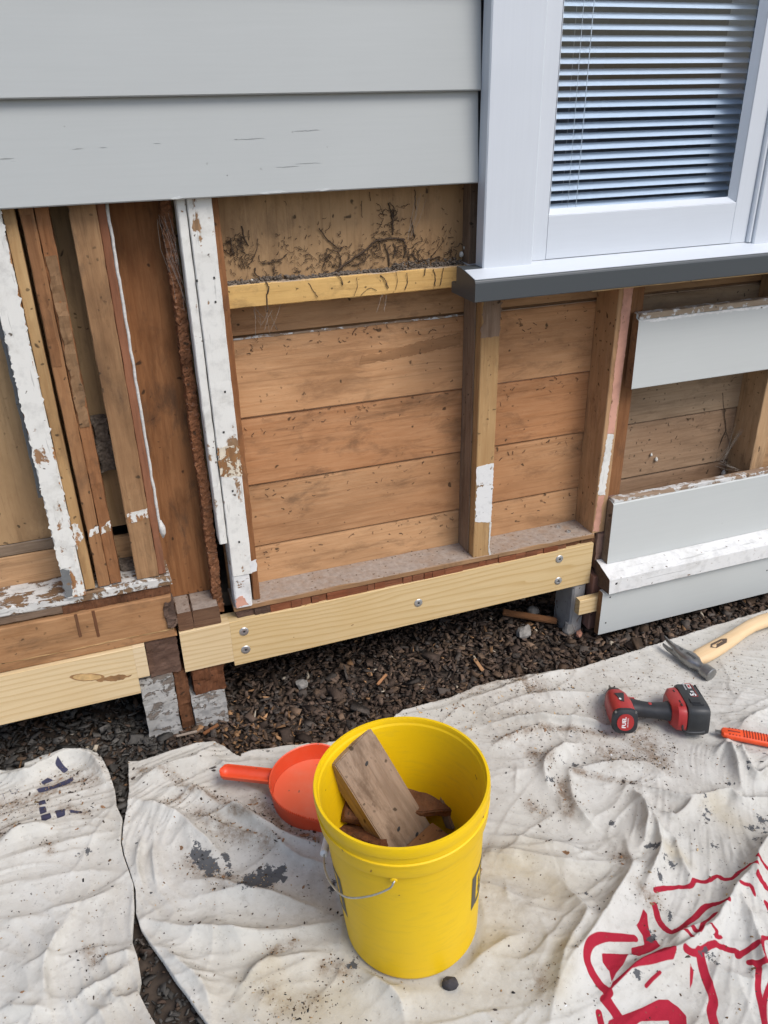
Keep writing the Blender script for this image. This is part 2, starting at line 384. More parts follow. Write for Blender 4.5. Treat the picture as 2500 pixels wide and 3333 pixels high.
def chamfer(prof, c):
    if not c: return [tuple(p) for p in prof]
    out = []; n = len(prof)
    for i in range(n):
        p = np.array(prof[i], float); a = np.array(prof[i-1], float)-p; b = np.array(prof[(i+1) % n], float)-p
        la, lb = np.linalg.norm(a), np.linalg.norm(b); k = min(c, la*.3, lb*.3)
        out += [tuple(p+a/la*k), tuple(p+b/lb*k)]
    return out
def bar(name, ax, a, b, prof, mat, parent, amp=0., seg=.03, rag=(0., 0.), cham=.0014, shear=0., smooth=False):
    """a length of timber: profile swept along an axis, edges eased, optionally worn (amp) with ragged ends (rag)"""
    prof = chamfer(prof, cham); n = len(prof)
    k = max(1, int(abs(b-a)/seg)) if amp or rag[0] or rag[1] else 1
    V = []; ph = random.random()*100
    for i in range(k+1):
        t = a+(b-a)*i/k
        for j, p in enumerate(prof):
            q = list(p)
            if amp:
                q[0] += amp*mnoise.noise((t*28+ph, j*3.1, ph)); q[1] += amp*mnoise.noise((t*28+ph, j*3.1+50, ph))
            tt = t
            if i == 0: tt += rag[0]*random.uniform(-1, 1)
            if i == k: tt += rag[1]*random.uniform(-1, 1)
            w = list(AX[ax](tt, q))
            if shear: w[2] += shear*(w[0]-a)
            V.append(w)
    F = []
    for i in range(k):
        for j in range(n):
            j2 = (j+1) % n; F.append((i*n+j, i*n+j2, (i+1)*n+j2, (i+1)*n+j))
    F.append(tuple(range(n))); F.append(tuple(k*n+j for j in reversed(range(n))))
    return addbm(name, fixn(V, F), mat, parent, smooth=smooth)
def rect(a0, a1, b0, b1): return [(a0, b0), (a1, b0), (a1, b1), (a0, b1)]
def rough_box(name, x, y, z, res, amp, mat, parent=None, freq=40., bend=None, local=False):
    """a block of rotten timber or stone: every face subdivided and broken up with noise"""
    bm = bmesh.new(); ph = random.random()*50
    nx, ny, nz = [max(1, int(round((q[1]-q[0])/res))) for q in (x, y, z)]
    idx = {}
    def vert(i, j, k):
        if (i, j, k) not in idx:
            p = Vector((x[0]+(x[1]-x[0])*i/nx, y[0]+(y[1]-y[0])*j/ny, z[0]+(z[1]-z[0])*k/nz))
            nv = mnoise.noise_vector(p*freq+Vector((ph, ph, ph)))+mnoise.noise_vector(p*freq*2.7+Vector((ph, 0, ph)))*.5
            q = p+nv*amp
            if bend: q += Vector(bend(q))
            idx[(i, j, k)] = bm.verts.new(q)
        return idx[(i, j, k)]
    for s in (0, nx):
        for j in range(ny):
            for k in range(nz): bm.faces.new([vert(s, j, k), vert(s, j+1, k), vert(s, j+1, k+1), vert(s, j, k+1)])
    for s in (0, ny):
        for i in range(nx):
            for k in range(nz): bm.faces.new([vert(i, s, k), vert(i+1, s, k), vert(i+1, s, k+1), vert(i, s, k+1)])
    for s in (0, nz):
        for i in range(nx):
            for j in range(ny): bm.faces.new([vert(i, j, s), vert(i+1, j, s), vert(i+1, j+1, s), vert(i, j+1, s)])
    return addbm(name, bm, mat, parent, local)
def patch(name, pts, y, mat, parent, jit=.0015, step=.004, thick=.0007):
    """a film of paint or a stain with its own outline, on a vertical face at depth y (pts are x,z)"""
    P = []
    n = len(pts)
    for i in range(n):
        a = np.array(pts[i]); b = np.array(pts[(i+1) % n]); k = max(1, int(np.linalg.norm(b-a)/step))
        for t in range(k):
            q = a+(b-a)*t/k; w = jit*2.2; P.append(q+np.array([w*mnoise.noise((q[0]*90+y*7, q[1]*90, 3.))+w*.6*mnoise.noise((q[0]*240, q[1]*240, 8.)), w*mnoise.noise((q[0]*90, q[1]*90, 33.))+w*.6*mnoise.noise((q[0]*240, q[1]*240, 38.))]))
    bm = bmesh.new(); f = bm.faces.new([bm.verts.new((p[0], y-thick, p[1])) for p in P])
    ex = bmesh.ops.extrude_face_region(bm, geom=[f]); vs = [v for v in ex['geom'] if isinstance(v, bmesh.types.BMVert)]
    for v in vs: v.co.y = y+.0004
    bmesh.ops.triangulate(bm, faces=[f for f in bm.faces if len(f.verts) > 4])
    return addbm(name, bm, mat, parent)
def tube_geo(pts, rad, n=6, closed=False):
    pts = [Vector(p) for p in pts]; V = []; F = []; k = len(pts)
    rads = rad if hasattr(rad, '__len__') else [rad]*k
    prev = None
    for i, p in enumerate(pts):
        t = (pts[min(i+1, k-1)]-pts[max(i-1, 0)]).normalized()
        u = (prev if prev is not None else Vector((.31, .53, .79)))
        u = (u-t*u.dot(t))
        if u.length < 1e-4: u = Vector((1, 0, 0))-t*t.x
        u.normalize(); prev = u; w = t.cross(u)
        for j in range(n):
            a = 2*math.pi*j/n; V.append(tuple(p+(u*math.cos(a)+w*math.sin(a))*rads[i]))
    for i in range(k-1):
        for j in range(n): F.append((i*n+j, i*n+(j+1) % n, (i+1)*n+(j+1) % n, (i+1)*n+j))
    F.append(tuple(range(n))[::-1]); F.append(tuple((k-1)*n+j for j in range(n)))
    return V, F
def smooth_path(pts, k=6):
    P = [np.array(p, float) for p in pts]; out = []
    for i in range(len(P)-1):
        p0, p1, p2, p3 = P[max(i-1, 0)], P[i], P[i+1], P[min(i+2, len(P)-1)]
        for t in np.linspace(0, 1, k, endpoint=False):
            out.append(.5*((2*p1)+(-p0+p2)*t+(2*p0-5*p1+4*p2-p3)*t*t+(-p0+3*p1-3*p2+p3)*t**3))
    out.append(P[-1]); return out
def lathe_geo(prof, n=48, cap0=True, cap1=True):
    V = []; F = []
    for r, z in prof:
        for j in range(n): a = 2*math.pi*j/n; V.append((r*math.cos(a), r*math.sin(a), z))
    k = len(prof)
    for i in range(k-1):
        for j in range(n): F.append((i*n+j, i*n+(j+1) % n, (i+1)*n+(j+1) % n, (i+1)*n+j))
    if cap0: F.append(tuple(range(n))[::-1])
    if cap1: F.append(tuple((k-1)*n+j for j in range(n)))
    return V, F
def merge(parts):
    V = []; F = []
    for v, f in parts:
        o = len(V); V += [tuple(p) for p in v]; F += [tuple(i+o for i in q) for q in f]
    return V, F
def text_geo(s, size, bold=.0):
    cu = bpy.data.curves.new('lettering', 'FONT'); cu.body = s; cu.size = size; cu.align_x = 'CENTER'; cu.align_y = 'CENTER'; cu.offset = bold; cu.extrude = size*.02
    o = bpy.data.objects.new('lettering', cu); col.objects.link(o)
    dg = bpy.context.evaluated_depsgraph_get(); me = bpy.data.meshes.new_from_object(o.evaluated_get(dg))
    V = [v.co[:] for v in me.vertices]; F = [tuple(p.vertices) for p in me.polygons]
    bpy.data.objects.remove(o); bpy.data.curves.remove(cu); bpy.data.meshes.remove(me)
    return V, F
def xform(geo, M): return [tuple(M @ Vector(v)) for v in geo[0]], geo[1]

# ------------------------------------------------------------------ numpy noise and distances
def perlin(x, y, seed=0):
    r = np.random.default_rng(seed); p = r.permutation(256); g = r.uniform(0, 2*np.pi, 256)
    xi = np.floor(x).astype(int); yi = np.floor(y).astype(int); xf = x-xi; yf = y-yi
    def gr(ix, iy, dx, dy):
        a = g[p[(p[ix & 255]+iy) & 255]]; return np.cos(a)*dx+np.sin(a)*dy
    u = xf**3*(xf*(xf*6-15)+10); v = yf**3*(yf*(yf*6-15)+10)
    a = gr(xi, yi, xf, yf); b = gr(xi+1, yi, xf-1, yf); c = gr(xi, yi+1, xf, yf-1); d = gr(xi+1, yi+1, xf-1, yf-1)
    return (a+(b-a)*u)*(1-v)+(c+(d-c)*u)*v
def seg_dist(X, Y, P, closed=True):
    """distance to a polyline, nearest point on it and which side"""
    best = np.full(X.shape, 1e9); nx = np.zeros_like(X); ny = np.zeros_like(X); side = np.zeros_like(X)
    n = len(P)
    for i in range(n if closed else n-1):
        ax, ay = P[i][:2]; bx, by = P[(i+1) % n][:2]; dx, dy = bx-ax, by-ay; L = dx*dx+dy*dy+1e-12
        t = np.clip(((X-ax)*dx+(Y-ay)*dy)/L, 0, 1); qx = ax+t*dx; qy = ay+t*dy
        d = np.hypot(X-qx, Y-qy); m = d < best
        best = np.where(m, d, best); nx = np.where(m, qx, nx); ny = np.where(m, qy, ny)
        side = np.where(m, np.sign(dx*(Y-ay)-dy*(X-ax)), side)
    return best, nx, ny, side
def inside(X, Y, P):
    c = np.zeros(X.shape, bool); n = len(P)
    for i in range(n):
        ax, ay = P[i][:2]; bx, by = P[(i+1) % n][:2]
        if ay == by: continue
        c ^= ((ay > Y) != (by > Y)) & (X < (bx-ax)*(Y-ay)/(by-ay)+ax)
    return c
def sdf(X, Y, P):
    d = seg_dist(X, Y, P)[0]; return np.where(inside(X, Y, P), -d, d)

# ------------------------------------------------------------------ ground
def ground_z(x, y):
    s = np.clip((y-1.5)/.22, 0, 1)
    return -.004-.024*s*s*(3-2*s)+.006*perlin(x*5+3, y*5, 3)+.003*perlin(x*17, y*17+9, 4)
gx = np.concatenate([[-300, -60, -15, -5, -2.4], np.arange(-1.3, 2.81, .045), [4, 8, 20, 60, 300]])
gy = np.concatenate([[-300, -60, -15, -5, -1.5, -.4], np.arange(.1, 3., .045), [4.5, 8, 20, 60, 300]])
GX, GY = np.meshgrid(gx, gy); GZ = ground_z(GX, GY); nx_, ny_ = len(gx), len(gy)
Fg = [(j*nx_+i, j*nx_+i+1, (j+1)*nx_+i+1, (j+1)*nx_+i) for j in range(ny_-1) for i in range(nx_-1)]
me = bpy.data.meshes.new('ground'); me.from_pydata(np.stack([GX, GY, GZ-.012], -1).reshape(-1, 3).tolist(), [], Fg); me.update()
ground = link('ground', me, 'soil'); tag(ground, kind='structure')

# ------------------------------------------------------------------ the house wall
house = empty('house', (.6, 1.8, -.02))
tag(house, 'timber house wall with lower weatherboards stripped off to bare studs and linings', 'house')
YS = 1.77
def endmat(o, m):
    o.data.materials.append(MAT[m])
    for p in o.data.polygons:
        if len(p.vertices) > 4: p.material_index = 1
    return o
# upper weatherboards, still on the wall
def weatherboard(z0, x0, x1, amp=0.):
    o = bar('weatherboard', 'x', x0, x1, [(1.735, z0), (1.766, z0), (1.766, z0+.1865), (1.7515, z0+.1865)], 'board_paint', house, cham=.0025, amp=amp)
    return endmat(o, 'brown_wood_X')
for k in range(6):
    z0 = 1.3145+.1815*k if k < 2 else 1.3145+.1815+.187*(k-1)-.0055
    wb = weatherboard(z0, -1.05, .8405)
    if k == 0:
        for a, b, L, th in ((20, 685, 60, 3.2), (335, 643, 40, 1.4), (445, 637, 22, 1.), (680, 620, 26, 1.2), (1080, 600, 110, 1.6), (1020, 603, 14, 3.), (1310, 566, 70, 2.4), (1360, 562, 40, 1.), (1240, 720, 90, 2.), (1330, 705, 100, 1.2), (980, 757, 6, 5.)):
            q = wp(a/1.3272, b/1.3272, 1.742); x, z = q[0], q[2]; yy = 1.735+.0165*(z-z0)/.1865; hl = L/1.3272*.0007/2; ht = th/1.3272*.0007/2+.0003
            patch('paint_scar', [(x-hl, z-ht*.2), (x, z-ht), (x+hl, z), (x+hl*.3, z+ht)], yy-.0002, 'scar', wb, jit=.0005, thick=.0003)
        for a, L in ((1180, 130), (1400, 90), (760, 50)):
            q = wp(a/1.3272, 820/1.3272, 1.735); hl = L/1.3272*.0007/2
            patch('chipped_lip', [(q[0]-hl, z0+.003), (q[0]-hl*.3, z0+.0015), (q[0]+hl, z0+.003), (q[0]+hl*.4, z0+.0065), (q[0]-hl*.5, z0+.005)], 1.7352, 'chip_edge', wb, jit=.0006, thick=.0003)
# boards right of the bay that were left in place
o = bar('weatherboard', 'x', 1.314, 2.7, [(1.735, .776), (1.766, .776), (1.766, .976), (1.7515, .976), (1.751, .964), (1.739, .961)], 'board_paint_low', house, cham=.002); endmat(o, 'brown_wood_X')
w1 = bar('worn_top_edge', 'x', 1.318, 2.7, rect(1.742, 1.7655, .9625, .9785), 'worn_edge', o, amp=.0022, seg=.012)
patch('chipped_paint', [(1.322, .9605), (1.5, .962), (1.8, .961), (2.2, .963), (2.2, .954), (1.9, .9575), (1.7, .955), (1.5, .9565), (1.36, .953)], 1.739, 'white_ledge', o, jit=.0016)
o = bar('weatherboard', 'x', 1.305, 2.7, [(1.735, .232), (1.766, .232), (1.766, .436), (1.750, .436), (1.738, .431)], 'board_paint_low', house, cham=.002); endmat(o, 'grey_wood_X')
bar('worn_top_edge', 'x', 1.308, 2.7, rect(1.741, 1.7655, .4325, .4445), 'worn_edge', o, amp=.002, seg=.012)
o = bar('ledge_strip', 'x', 1.284, 2.7, [(1.682, .160), (1.768, .160), (1.768, .236), (1.735, .232), (1.682, .213)], 'white_ledge', house, amp=.0011, seg=.02, cham=.003, rag=(.003, 0)); endmat(o, 'rot_grey')
patch('nail_hole', [(1.303, .1935), (1.309, .1935), (1.310, .199), (1.304, .199)], 1.6815, 'screw_hole', o, jit=.0004, step=.004)
o = bar('base_board', 'x', 1.276, 2.7, [(1.698, .006), (1.720, .006), (1.720, .1595), (1.698, .1595)], 'board_paint_low', house, cham=.002); endmat(o, 'brown_wood_X')
for x, z in ((1.303, .139), (1.299, .047), (1.9, .1)):
    patch('nail_hole', [(x-.0022, z-.002), (x+.0022, z-.002), (x+.0022, z+.0022), (x-.002, z+.002)], 1.698, 'screw_hole', o, jit=.0003, step=.003)
bar('packer_block', 'x', 1.214, 1.2945, rect(1.7205, 1.744, .080, .133), 'pine', house, cham=.002)

# linings behind the studs: horizontal boards right across, sheet in the upper and left bays
seams = [.318, .438, .6155, .797]
tops = [.435, .612, .7935, .988]
for k, (a, b) in enumerate(zip(seams, tops)):
    for xa, xb, m in ((.205, 1.2995, 'old_wood_X'), (1.3005, 1.93, 'dusty_wood_X')):
        o = bar('lining_board', 'x', xa, xb, [(1.8655, a), (1.889, a), (1.889, b), (1.8725, b), (1.8695, b-.008)], m, house, amp=.0006, seg=.05, cham=.0022)
        bar('tongue', 'x', xa+.003, xb-.003, rect(1.8735, 1.884, b+.0003, b+.0026), 'tongue_wood', o, amp=.0006, seg=.03, cham=0)
        if k == 3 and xa < 1: patch('brush_stain', [(.592, .895), (.70, .899), (.868, .915), (.868, .945), (.75, .935), (.66, .918), (.60, .918)], 1.8685, 'stain_wood_X', o, jit=.002, thick=.0014)
bar('lining_board', 'x', .205, 1.93, rect(1.8705, 1.889, .9985, 1.16), 'old_wood_X', house, amp=.0005, seg=.05)
o = bar('building_paper', 'x', .21, 1.92, rect(1.880, 1.888, .991, .9982), 'brown_wood_X', house, cham=0)
bar('torn_paper_edge', 'x', .27, .86, rect(1.8725, 1.876, .988, .9925), 'worn_edge', o, amp=.0025, seg=.015, cham=0)
bar('wall_sheet', 'x', .2565, .8775, rect(1.8255, 1.835, 1.112, 1.36), 'sheet', house)
bar('cavity_side_batten', 'z', 1.1295, 1.3135, rect(.8465, .8772, 1.786, 1.8252), 'grey_wood_Z', house, amp=.0015, seg=.02)
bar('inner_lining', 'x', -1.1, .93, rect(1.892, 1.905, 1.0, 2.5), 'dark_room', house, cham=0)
bar('wall_sheet', 'x', -1.1, .200, rect(1.8715, 1.882, .562, 1.36), 'sheet', house)
bar('sheet_joint_strip', 'x', -1.1, -.135, rect(1.864, 1.8705, .536, .563), 'grey_wood_X', house, amp=.001)
for a, b in ((.428, .533), (.318, .425)):
    bar('lining_board', 'x', -1.1, .0, rect(1.866, 1.884, a, b), 'old_wood_X', house, amp=.0008, seg=.05, cham=.002)

# framing of the centre bay
nog = bar('nogging', 'x', .2565, .8775, rect(1.790, 1.8252, 1.079, 1.129), 'nogging_wood', house, amp=.0012, seg=.02, cham=.002)
plate = bar('bottom_plate', 'x', .2, 1.272, rect(1.768, 1.866, .3125, .3285), 'plate_wood', house, amp=.0011, seg=.03, cham=.002)
x = .205
while x < 1.255:                                    # crumbling layer under the plate, split across the grain
    w = random.uniform(.018, .06); d = random.uniform(0, .010); h = random.uniform(.0, .006)
    if x < .27 or x > 1.16:
        rough_box('rotten_layer', (x, x+w-.001), (1.772+d, 1.80), (.275+h, .3115), .008, .0035, 'rot_grey' if x < .27 else 'rot_wood', plate, 60.)
    else:
        bar('rotten_layer', 'x', x, x+w-.0012, rect(1.769+d*.4, 1.80, .277+random.uniform(0, .004), .3118-h*.2), 'red_rot', plate, amp=.0015, seg=.012, cham=.002, rag=(.001, .001))
    x += w
def screw(x, z, parent, y, ry=0.):
    V, F = lathe_geo([(.0005, -.0012), (.0125, -.0012), (.0125, .0004), (.0112, .0018), (.0080, .0026), (.0042, .0026), (.0040, .0006), (.0002, .0006)], 24)
    M = Matrix.Translation((x, y, z)) @ Matrix.Rotation(R(90)+ry, 4, 'X')
    s_ = add('screw', *xform((V, F), M), 'screw_steel', parent, smooth=False)
    V, F = lathe_geo([(.0002, .0007), (.0036, .0007), (.0036, .0011), (.0002, .0011)], 6)
    add('screw_socket', *xform((V, F), M), 'screw_hole', s_)
    return s_
for x, y in ((1.192, 1.842), (1.206, 1.806)):
    V, F = lathe_geo([(.0003, -.001), (.0085, -.001), (.0082, .001), (.005, .0022), (.003, .0022), (.0028, .0008), (.0002, .0008)], 20)
    add('screw', *xform((V, F), Matrix.Translation((x, y, .3298))), 'screw_steel', plate)
stud = bar('stud', 'z', .3285, 1.118, rect(.878, .930, YS, 1.8685), 'pale_wood_Z', house, amp=.0007, seg=.06, cham=.002)
patch('white_paint_patch', [(.8795, .444), (.9285, .432), (.9292, .52), (.929, .612), (.879, .608), (.8805, .53)], YS, 'white_ledge', stud)
patch('white_paint_drip', [(.924, .432), (.930, .432), (.9285, .38), (.927, .352), (.9335, .327), (.932, .312), (.9285, .316), (.924, .35)], YS-.0006, 'putty', stud, jit=.0006)
patch('dark_patch', [(.8795, .955), (.929, .955), (.929, 1.06), (.8795, 1.06)], YS, 'grey_wood_Z', stud, jit=.003)  # darker grey patch across the top of the stud face
bar('stud_side_batten', 'z', .33, 1.1, rect(.8745, .8777, 1.80, 1.866), 'grey_wood_Z', stud, amp=.001)
rs = bar('stud', 'z', .3285, 1.075, rect(1.266, 1.3075, YS, 1.8685), 'old_wood_Z', house, amp=.0009, seg=.05, cham=.002)
patch('pink_paint', [(1.279, .640), (1.300, .640), (1.304, .78), (1.306, .92), (1.307, 1.072), (1.280, 1.072), (1.279, .85)], YS, 'pink_paint', rs, jit=.001)
patch('white_paint_patch', [(1.270, .455), (1.293, .45), (1.297, .55), (1.300, .636), (1.279, .64), (1.276, .58), (1.270, .50)], YS, 'white_post', rs, jit=.002)
patch('pink_paint', [(1.268, .335), (1.288, .330), (1.290, .40), (1.292, .448), (1.272, .45), (1.270, .40)], YS, 'pink_paint', rs, jit=.0015)
bar('trimmer_stud', 'z', .44, 1.075, rect(1.309, 1.352, 1.7785, 1.8685), 'brown_wood_Z', house, amp=.0015, seg=.03, cham=.003)
bar('trimmer_stud', 'z', .2, .44, rect(1.2895, 1.330, 1.772, 1.84), 'purple_wood', house, amp=.0028, seg=.015, cham=.003)
rough_box('rotten_post_foot', (1.284, 1.325), (1.768, 1.82), (.236, .322), .008, .003, 'purple_wood', house, 55.)
bar('trimmer_stud', 'z', .0, .19, rect(1.272, 1.305, 1.745, 1.79), 'purple_wood', house, amp=.0022, seg=.02, cham=.003)
bar('stud', 'z', .3285, 1.075, rect(1.815, 1.865, YS, 1.8685), 'old_wood_Z', house, amp=.0008)
bar('sill_packer', 'x', 1.09, 2.5, rect(1.768, 1.80, 1.0595, 1.0735), 'pink_paint', house, amp=.001)

# the white post and what is beside it
post = bar('white_post', 'z', .425, 1.3135, rect(.2055, .2555, 1.757, 1.84), 'white_post', house, amp=.0011, seg=.02, cham=.002, shear=0)
patch('rust_stain', [(.2065, .70), (.255, .694), (.258, .73), (.2565, .772), (.23, .776), (.2065, .774), (.204, .735)], 1.757, 'rust_paint', post, jit=.002)
for x, z in ((.243, 1.155), (.2065, 1.152), (.240, 1.105), (.238, .905), (.23, .66), (.231, .52), (.225, .81)):
    patch('nail_hole', [(x-.0022, z-.0025), (x+.0022, z-.002), (x+.002, z+.0027), (x-.002, z+.0025)], 1.7566, 'screw_hole', post, jit=.0004, step=.003)
bar('white_post', 'z', .329, .4235, rect(.2045, .2475, 1.7595, 1.83), 'white_ledge', house, amp=.0015, seg=.015, cham=.003, rag=(.001, .002))
patch('pink_paint', [(.206, .332), (.235, .334), (.232, .350), (.222, .364), (.206, .358)], 1.7593, 'pink_paint', house, jit=.002)
bar('post_batten', 'z', .52, 1.3135, rect(.1845, .2035, 1.762, 1.81), 'white_post', house, amp=.0011, seg=.02, cham=.002)
bar('post_batten', 'z', .33, 1.3135, rect(.2562, .2725, 1.781, 1.864), 'brown_wood_Z', house, amp=.002, seg=.02, cham=.002)
patch('white_paint_patch', [(.2495, .428), (.268, .430), (.2685, .462), (.252, .46)], 1.7575, 'white_ledge', post, jit=.001)

# left bay: trims, packers and boards of an old opening
pa = bar('facing_strip', 'z', .452, 1.3135, rect(-.184, -.1405, 1.760, 1.864), 'white_peel', house, amp=.0014, seg=.02, cham=.003)
patch('white_paint_patch', [(-.183, .53), (-.150, .535), (-.142, .60), (-.141, 1.31), (-.183, 1.31), (-.1835, .8)], 1.7592, 'white_post', pa, jit=.003)
patch('grey_undercoat', [(-.184, .457), (-.169, .457), (-.166, .49), (-.164, .528), (-.184, .53)], 1.7592, 'slate_paint', pa, jit=.002)
bar('facing_edge', 'z', .70, 1.31, rect(-.196, -.1845, 1.80, 1.864), 'slate_paint', house, amp=.003, seg=.02)
bar('packing_strip', 'z', .462, 1.3135, rect(-.1395, -.1175, 1.767, 1.84), 'pale_wood_Z', house, amp=.0012, seg=.03)
patch('white_paint_patch', [(-.139, .57), (-.121, .60), (-.124, .635), (-.139, .64)], 1.7665, 'white_peel', house, jit=.003)
for i, (a, b, m) in enumerate(((-.1095, -.0835, 'bay_wood_Z'), (-.0825, -.0565, 'brown_wood_Z'))):
    k = bar('packing_board', 'z', .460, 1.3135, rect(a, b, 1.772+.004*i, 1.83), m, house, amp=.0012+.0012*i, seg=.02)
    patch('white_paint_patch', [(a+.002, .595), (b-.002, .603), (b-.001, .628-.01*(1-i)), (a+.006, .612)], 1.772+.004*i, 'white_peel', k, jit=.002)
rough_box('rotten_edge', (-.079, -.058), (1.7725, 1.80), (.86, 1.22), .009, .004, 'brown_wood_Z', house, 40.)
rough_box('rotten_edge', (-.108, -.090), (1.7705, 1.79), (1.0, 1.3), .012, .002, 'brown_wood_Z', house, 40.)
k = bar('packing_board', 'z', .459, 1.3135, rect(-.021, .031, 1.774, 1.84), 'bay_wood_Z', house, amp=.0013, seg=.02)
patch('white_paint_patch', [(-.017, .612), (.029, .618), (.030, .642), (-.016, .636)], 1.774, 'white_peel', k, jit=.002)
bar('packing_edge', 'z', .459, 1.3135, rect(.0315, .0485, 1.780, 1.85), 'red_brown_Z', house, amp=.0015, seg=.02)
pts = []
for z in np.linspace(.57, 1.31, 46):
    pts.append((.0525+.0018*mnoise.noise((z*30, 0, 1)), 1.782+.001*mnoise.noise((z*30, 5, 1)), z))
add('putty_bead', *tube_geo(pts, [.0034+.0011*mnoise.noise((i*.7, 3, 2)) for i in range(len(pts))], 8), 'putty', house, smooth=True)
add('putty_blob', *tube_geo([(.0555, 1.783, .555), (.057, 1.780, .57), (.0565, 1.779, .585), (.0545, 1.781, .603)], [.002, .007, .008, .003], 8), 'putty', house, smooth=True)
bar('wide_board', 'z', .3425, 1.36, rect(.030, .1615, 1.8535, 1.8705), 'bay_wood_Z', house, amp=.0008, seg=.05, cham=.002)
rough_box('rotten_strip', (.157, .179), (1.802, 1.84), (.30, 1.34), .005, .0048, 'rot_strip', house, 130., bend=lambda q: (.006*mnoise.noise((q.z*7, 2, 0)), .004*mnoise.noise((q.z*9, 7, 0)), 0))
rough_box('nest_dirt', (-.056, -.022), (1.845, 1.872), (.72, .85), .008, .007, 'dust_heap', house, 60.)
rough_box('nest_dirt', (-.056, -.022), (1.83, 1.872), (.455, .475), .008, .005, 'dust_heap', house, 60.)
bar('left_plate', 'x', -1.1, .056, rect(1.766, 1.866, .430, .4555), 'patchy_ledge', house, amp=.002, seg=.015, cham=.003, rag=(0, .003))
rough_box('rotten_layer', (-.20, .052), (1.771, 1.80), (.405, .429), .008, .0035, 'rot_wood', house, 50.)
bar('rotten_layer', 'x', -1.1, -.2, rect(1.770, 1.80, .410, .4295), 'grey_wood_X', house, amp=.003, seg=.02)
ob = bar('old_bearer', 'x', -1.1, .048, rect(1.760, 1.84, .283, .404), 'old_bearer_wood', house, amp=.0012, seg=.03, cham=.003, rag=(0, .004))
for x, h in ((-.173, .06), (-.133, .07)):
    bar('saw_cut', 'z', .400-h, .404, rect(x-.0035, x+.0035, 1.7585, 1.762), 'rot_wood', ob, amp=.001, seg=.01, cham=.001)
bar('split_line', 'x', -.5, .045, rect(1.7588, 1.761, .3075, .3095), 'pale_wood_X', ob, amp=.003, seg=.02, cham=0)
rough_box('frayed_end', (.030, .053), (1.752, 1.80), (.315, .39), .007, .006, 'rot_grey', ob, 60.)

# new pine bearers
nb = bar('new_bearer', 'x', -1.1, -.0615, rect(1.750, 1.795, .140, .2825), 'pine', house, cham=.0015)
bar('bearer_tongue', 'x', -.0613, -.0325, rect(1.750, 1.795, .187, .2825), 'pine', nb, cham=.0015)
def knot(cx, cz, a, b, ang, y, parent):
    for nm, kx, m, th in (('knot_ring', 1.18, 'knot_dark', .0004), ('knot', 1., 'knot', .0007)):
        P = [(cx+kx*(a*math.cos(t)*math.cos(ang)-b*math.sin(t)*math.sin(ang)), cz+kx*(a*math.cos(t)*math.sin(ang)+b*math.sin(t)*math.cos(ang))) for t in np.linspace(0, 2*math.pi, 26)[:-1]]
        patch(nm, P, y, m, parent, jit=.0009, step=.02, thick=th)
patch('knot_smear', [(-.205, .232), (-.17, .212), (-.13, .198), (-.09, .196), (-.075, .202), (-.10, .212), (-.125, .214), (-.15, .214)], 1.7502, 'knot_dark', nb, jit=.0022, thick=.0003)
knot(-.178, .226, .034, .0095, R(-16), 1.750, nb)
cb = bar('new_bearer', 'x', .1835, 1.272, rect(1.766, 1.813, .1465, .2865), 'pine', house, cham=.0015, shear=.009)
cl = bar('new_bearer', 'x', .0555, .1832, rect(1.7658, 1.813, .1615, .2865), 'pine', house, cham=.0015)
for x, z, p in ((.218, .250, cb), (.217, .192, cb), (.71, .2205, cb), (1.158, .2665, cb), (1.161, .19, cb)):
    screw(x, z, p, 1.7655)

# blocks and piles
for a, b in ((.0565, .0945), (.0962, .1635)):
    bar('end_block', 'y', 1.772, 1.866, rect(a, b, .287, .341), 'endgrain_block', house, amp=.0015, seg=.02, cham=.003)
rough_box('dark_block', (-.0315, .046), (1.768, 1.85), (.170, .2815), .009, .004, 'rot_grey', house, 45.)
pile_label = None
rough_box('pile', (-.062, .022), (1.766, 1.87), (-.075, .168), .010, .0035, 'limewash', house, 40.)
rough_box('packing_slip', (.0245, .058), (1.778, 1.83), (-.06, .163), .009, .004, 'rot_wood', house, 45.)
rough_box('pile', (.0595, .149), (1.768, 1.86), (-.075, .076), .010, .0035, 'limewash', house, 40.)
rough_box('rotten_pile_top', (.071, .153), (1.772, 1.85), (.079, .159), .008, .0055, 'rot_wood', house, 50.)
bar('pile', 'z', -.07, .152, rect(1.2225, 1.268, 1.772, 1.872), 'pile_paint', house, cham=.006)
bar('pile', 'z', -.07, .15, rect(1.9, 2.0, 1.80, 1.90), 'limewash', house, cham=.006)

# shell of the room behind, so the gaps and the window look into a dark interior
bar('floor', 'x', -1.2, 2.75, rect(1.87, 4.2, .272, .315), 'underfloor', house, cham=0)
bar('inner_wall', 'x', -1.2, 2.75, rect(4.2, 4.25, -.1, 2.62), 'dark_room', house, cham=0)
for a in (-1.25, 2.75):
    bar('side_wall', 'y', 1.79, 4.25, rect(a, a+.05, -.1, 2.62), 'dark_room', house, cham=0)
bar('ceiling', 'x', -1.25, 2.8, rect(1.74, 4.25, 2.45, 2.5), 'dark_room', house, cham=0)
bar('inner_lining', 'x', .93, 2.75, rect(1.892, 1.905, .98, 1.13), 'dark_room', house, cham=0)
bar('inner_lining', 'x', 1.935, 2.75, rect(1.87, 1.889, .318, .98), 'old_wood_X', house, cham=0)

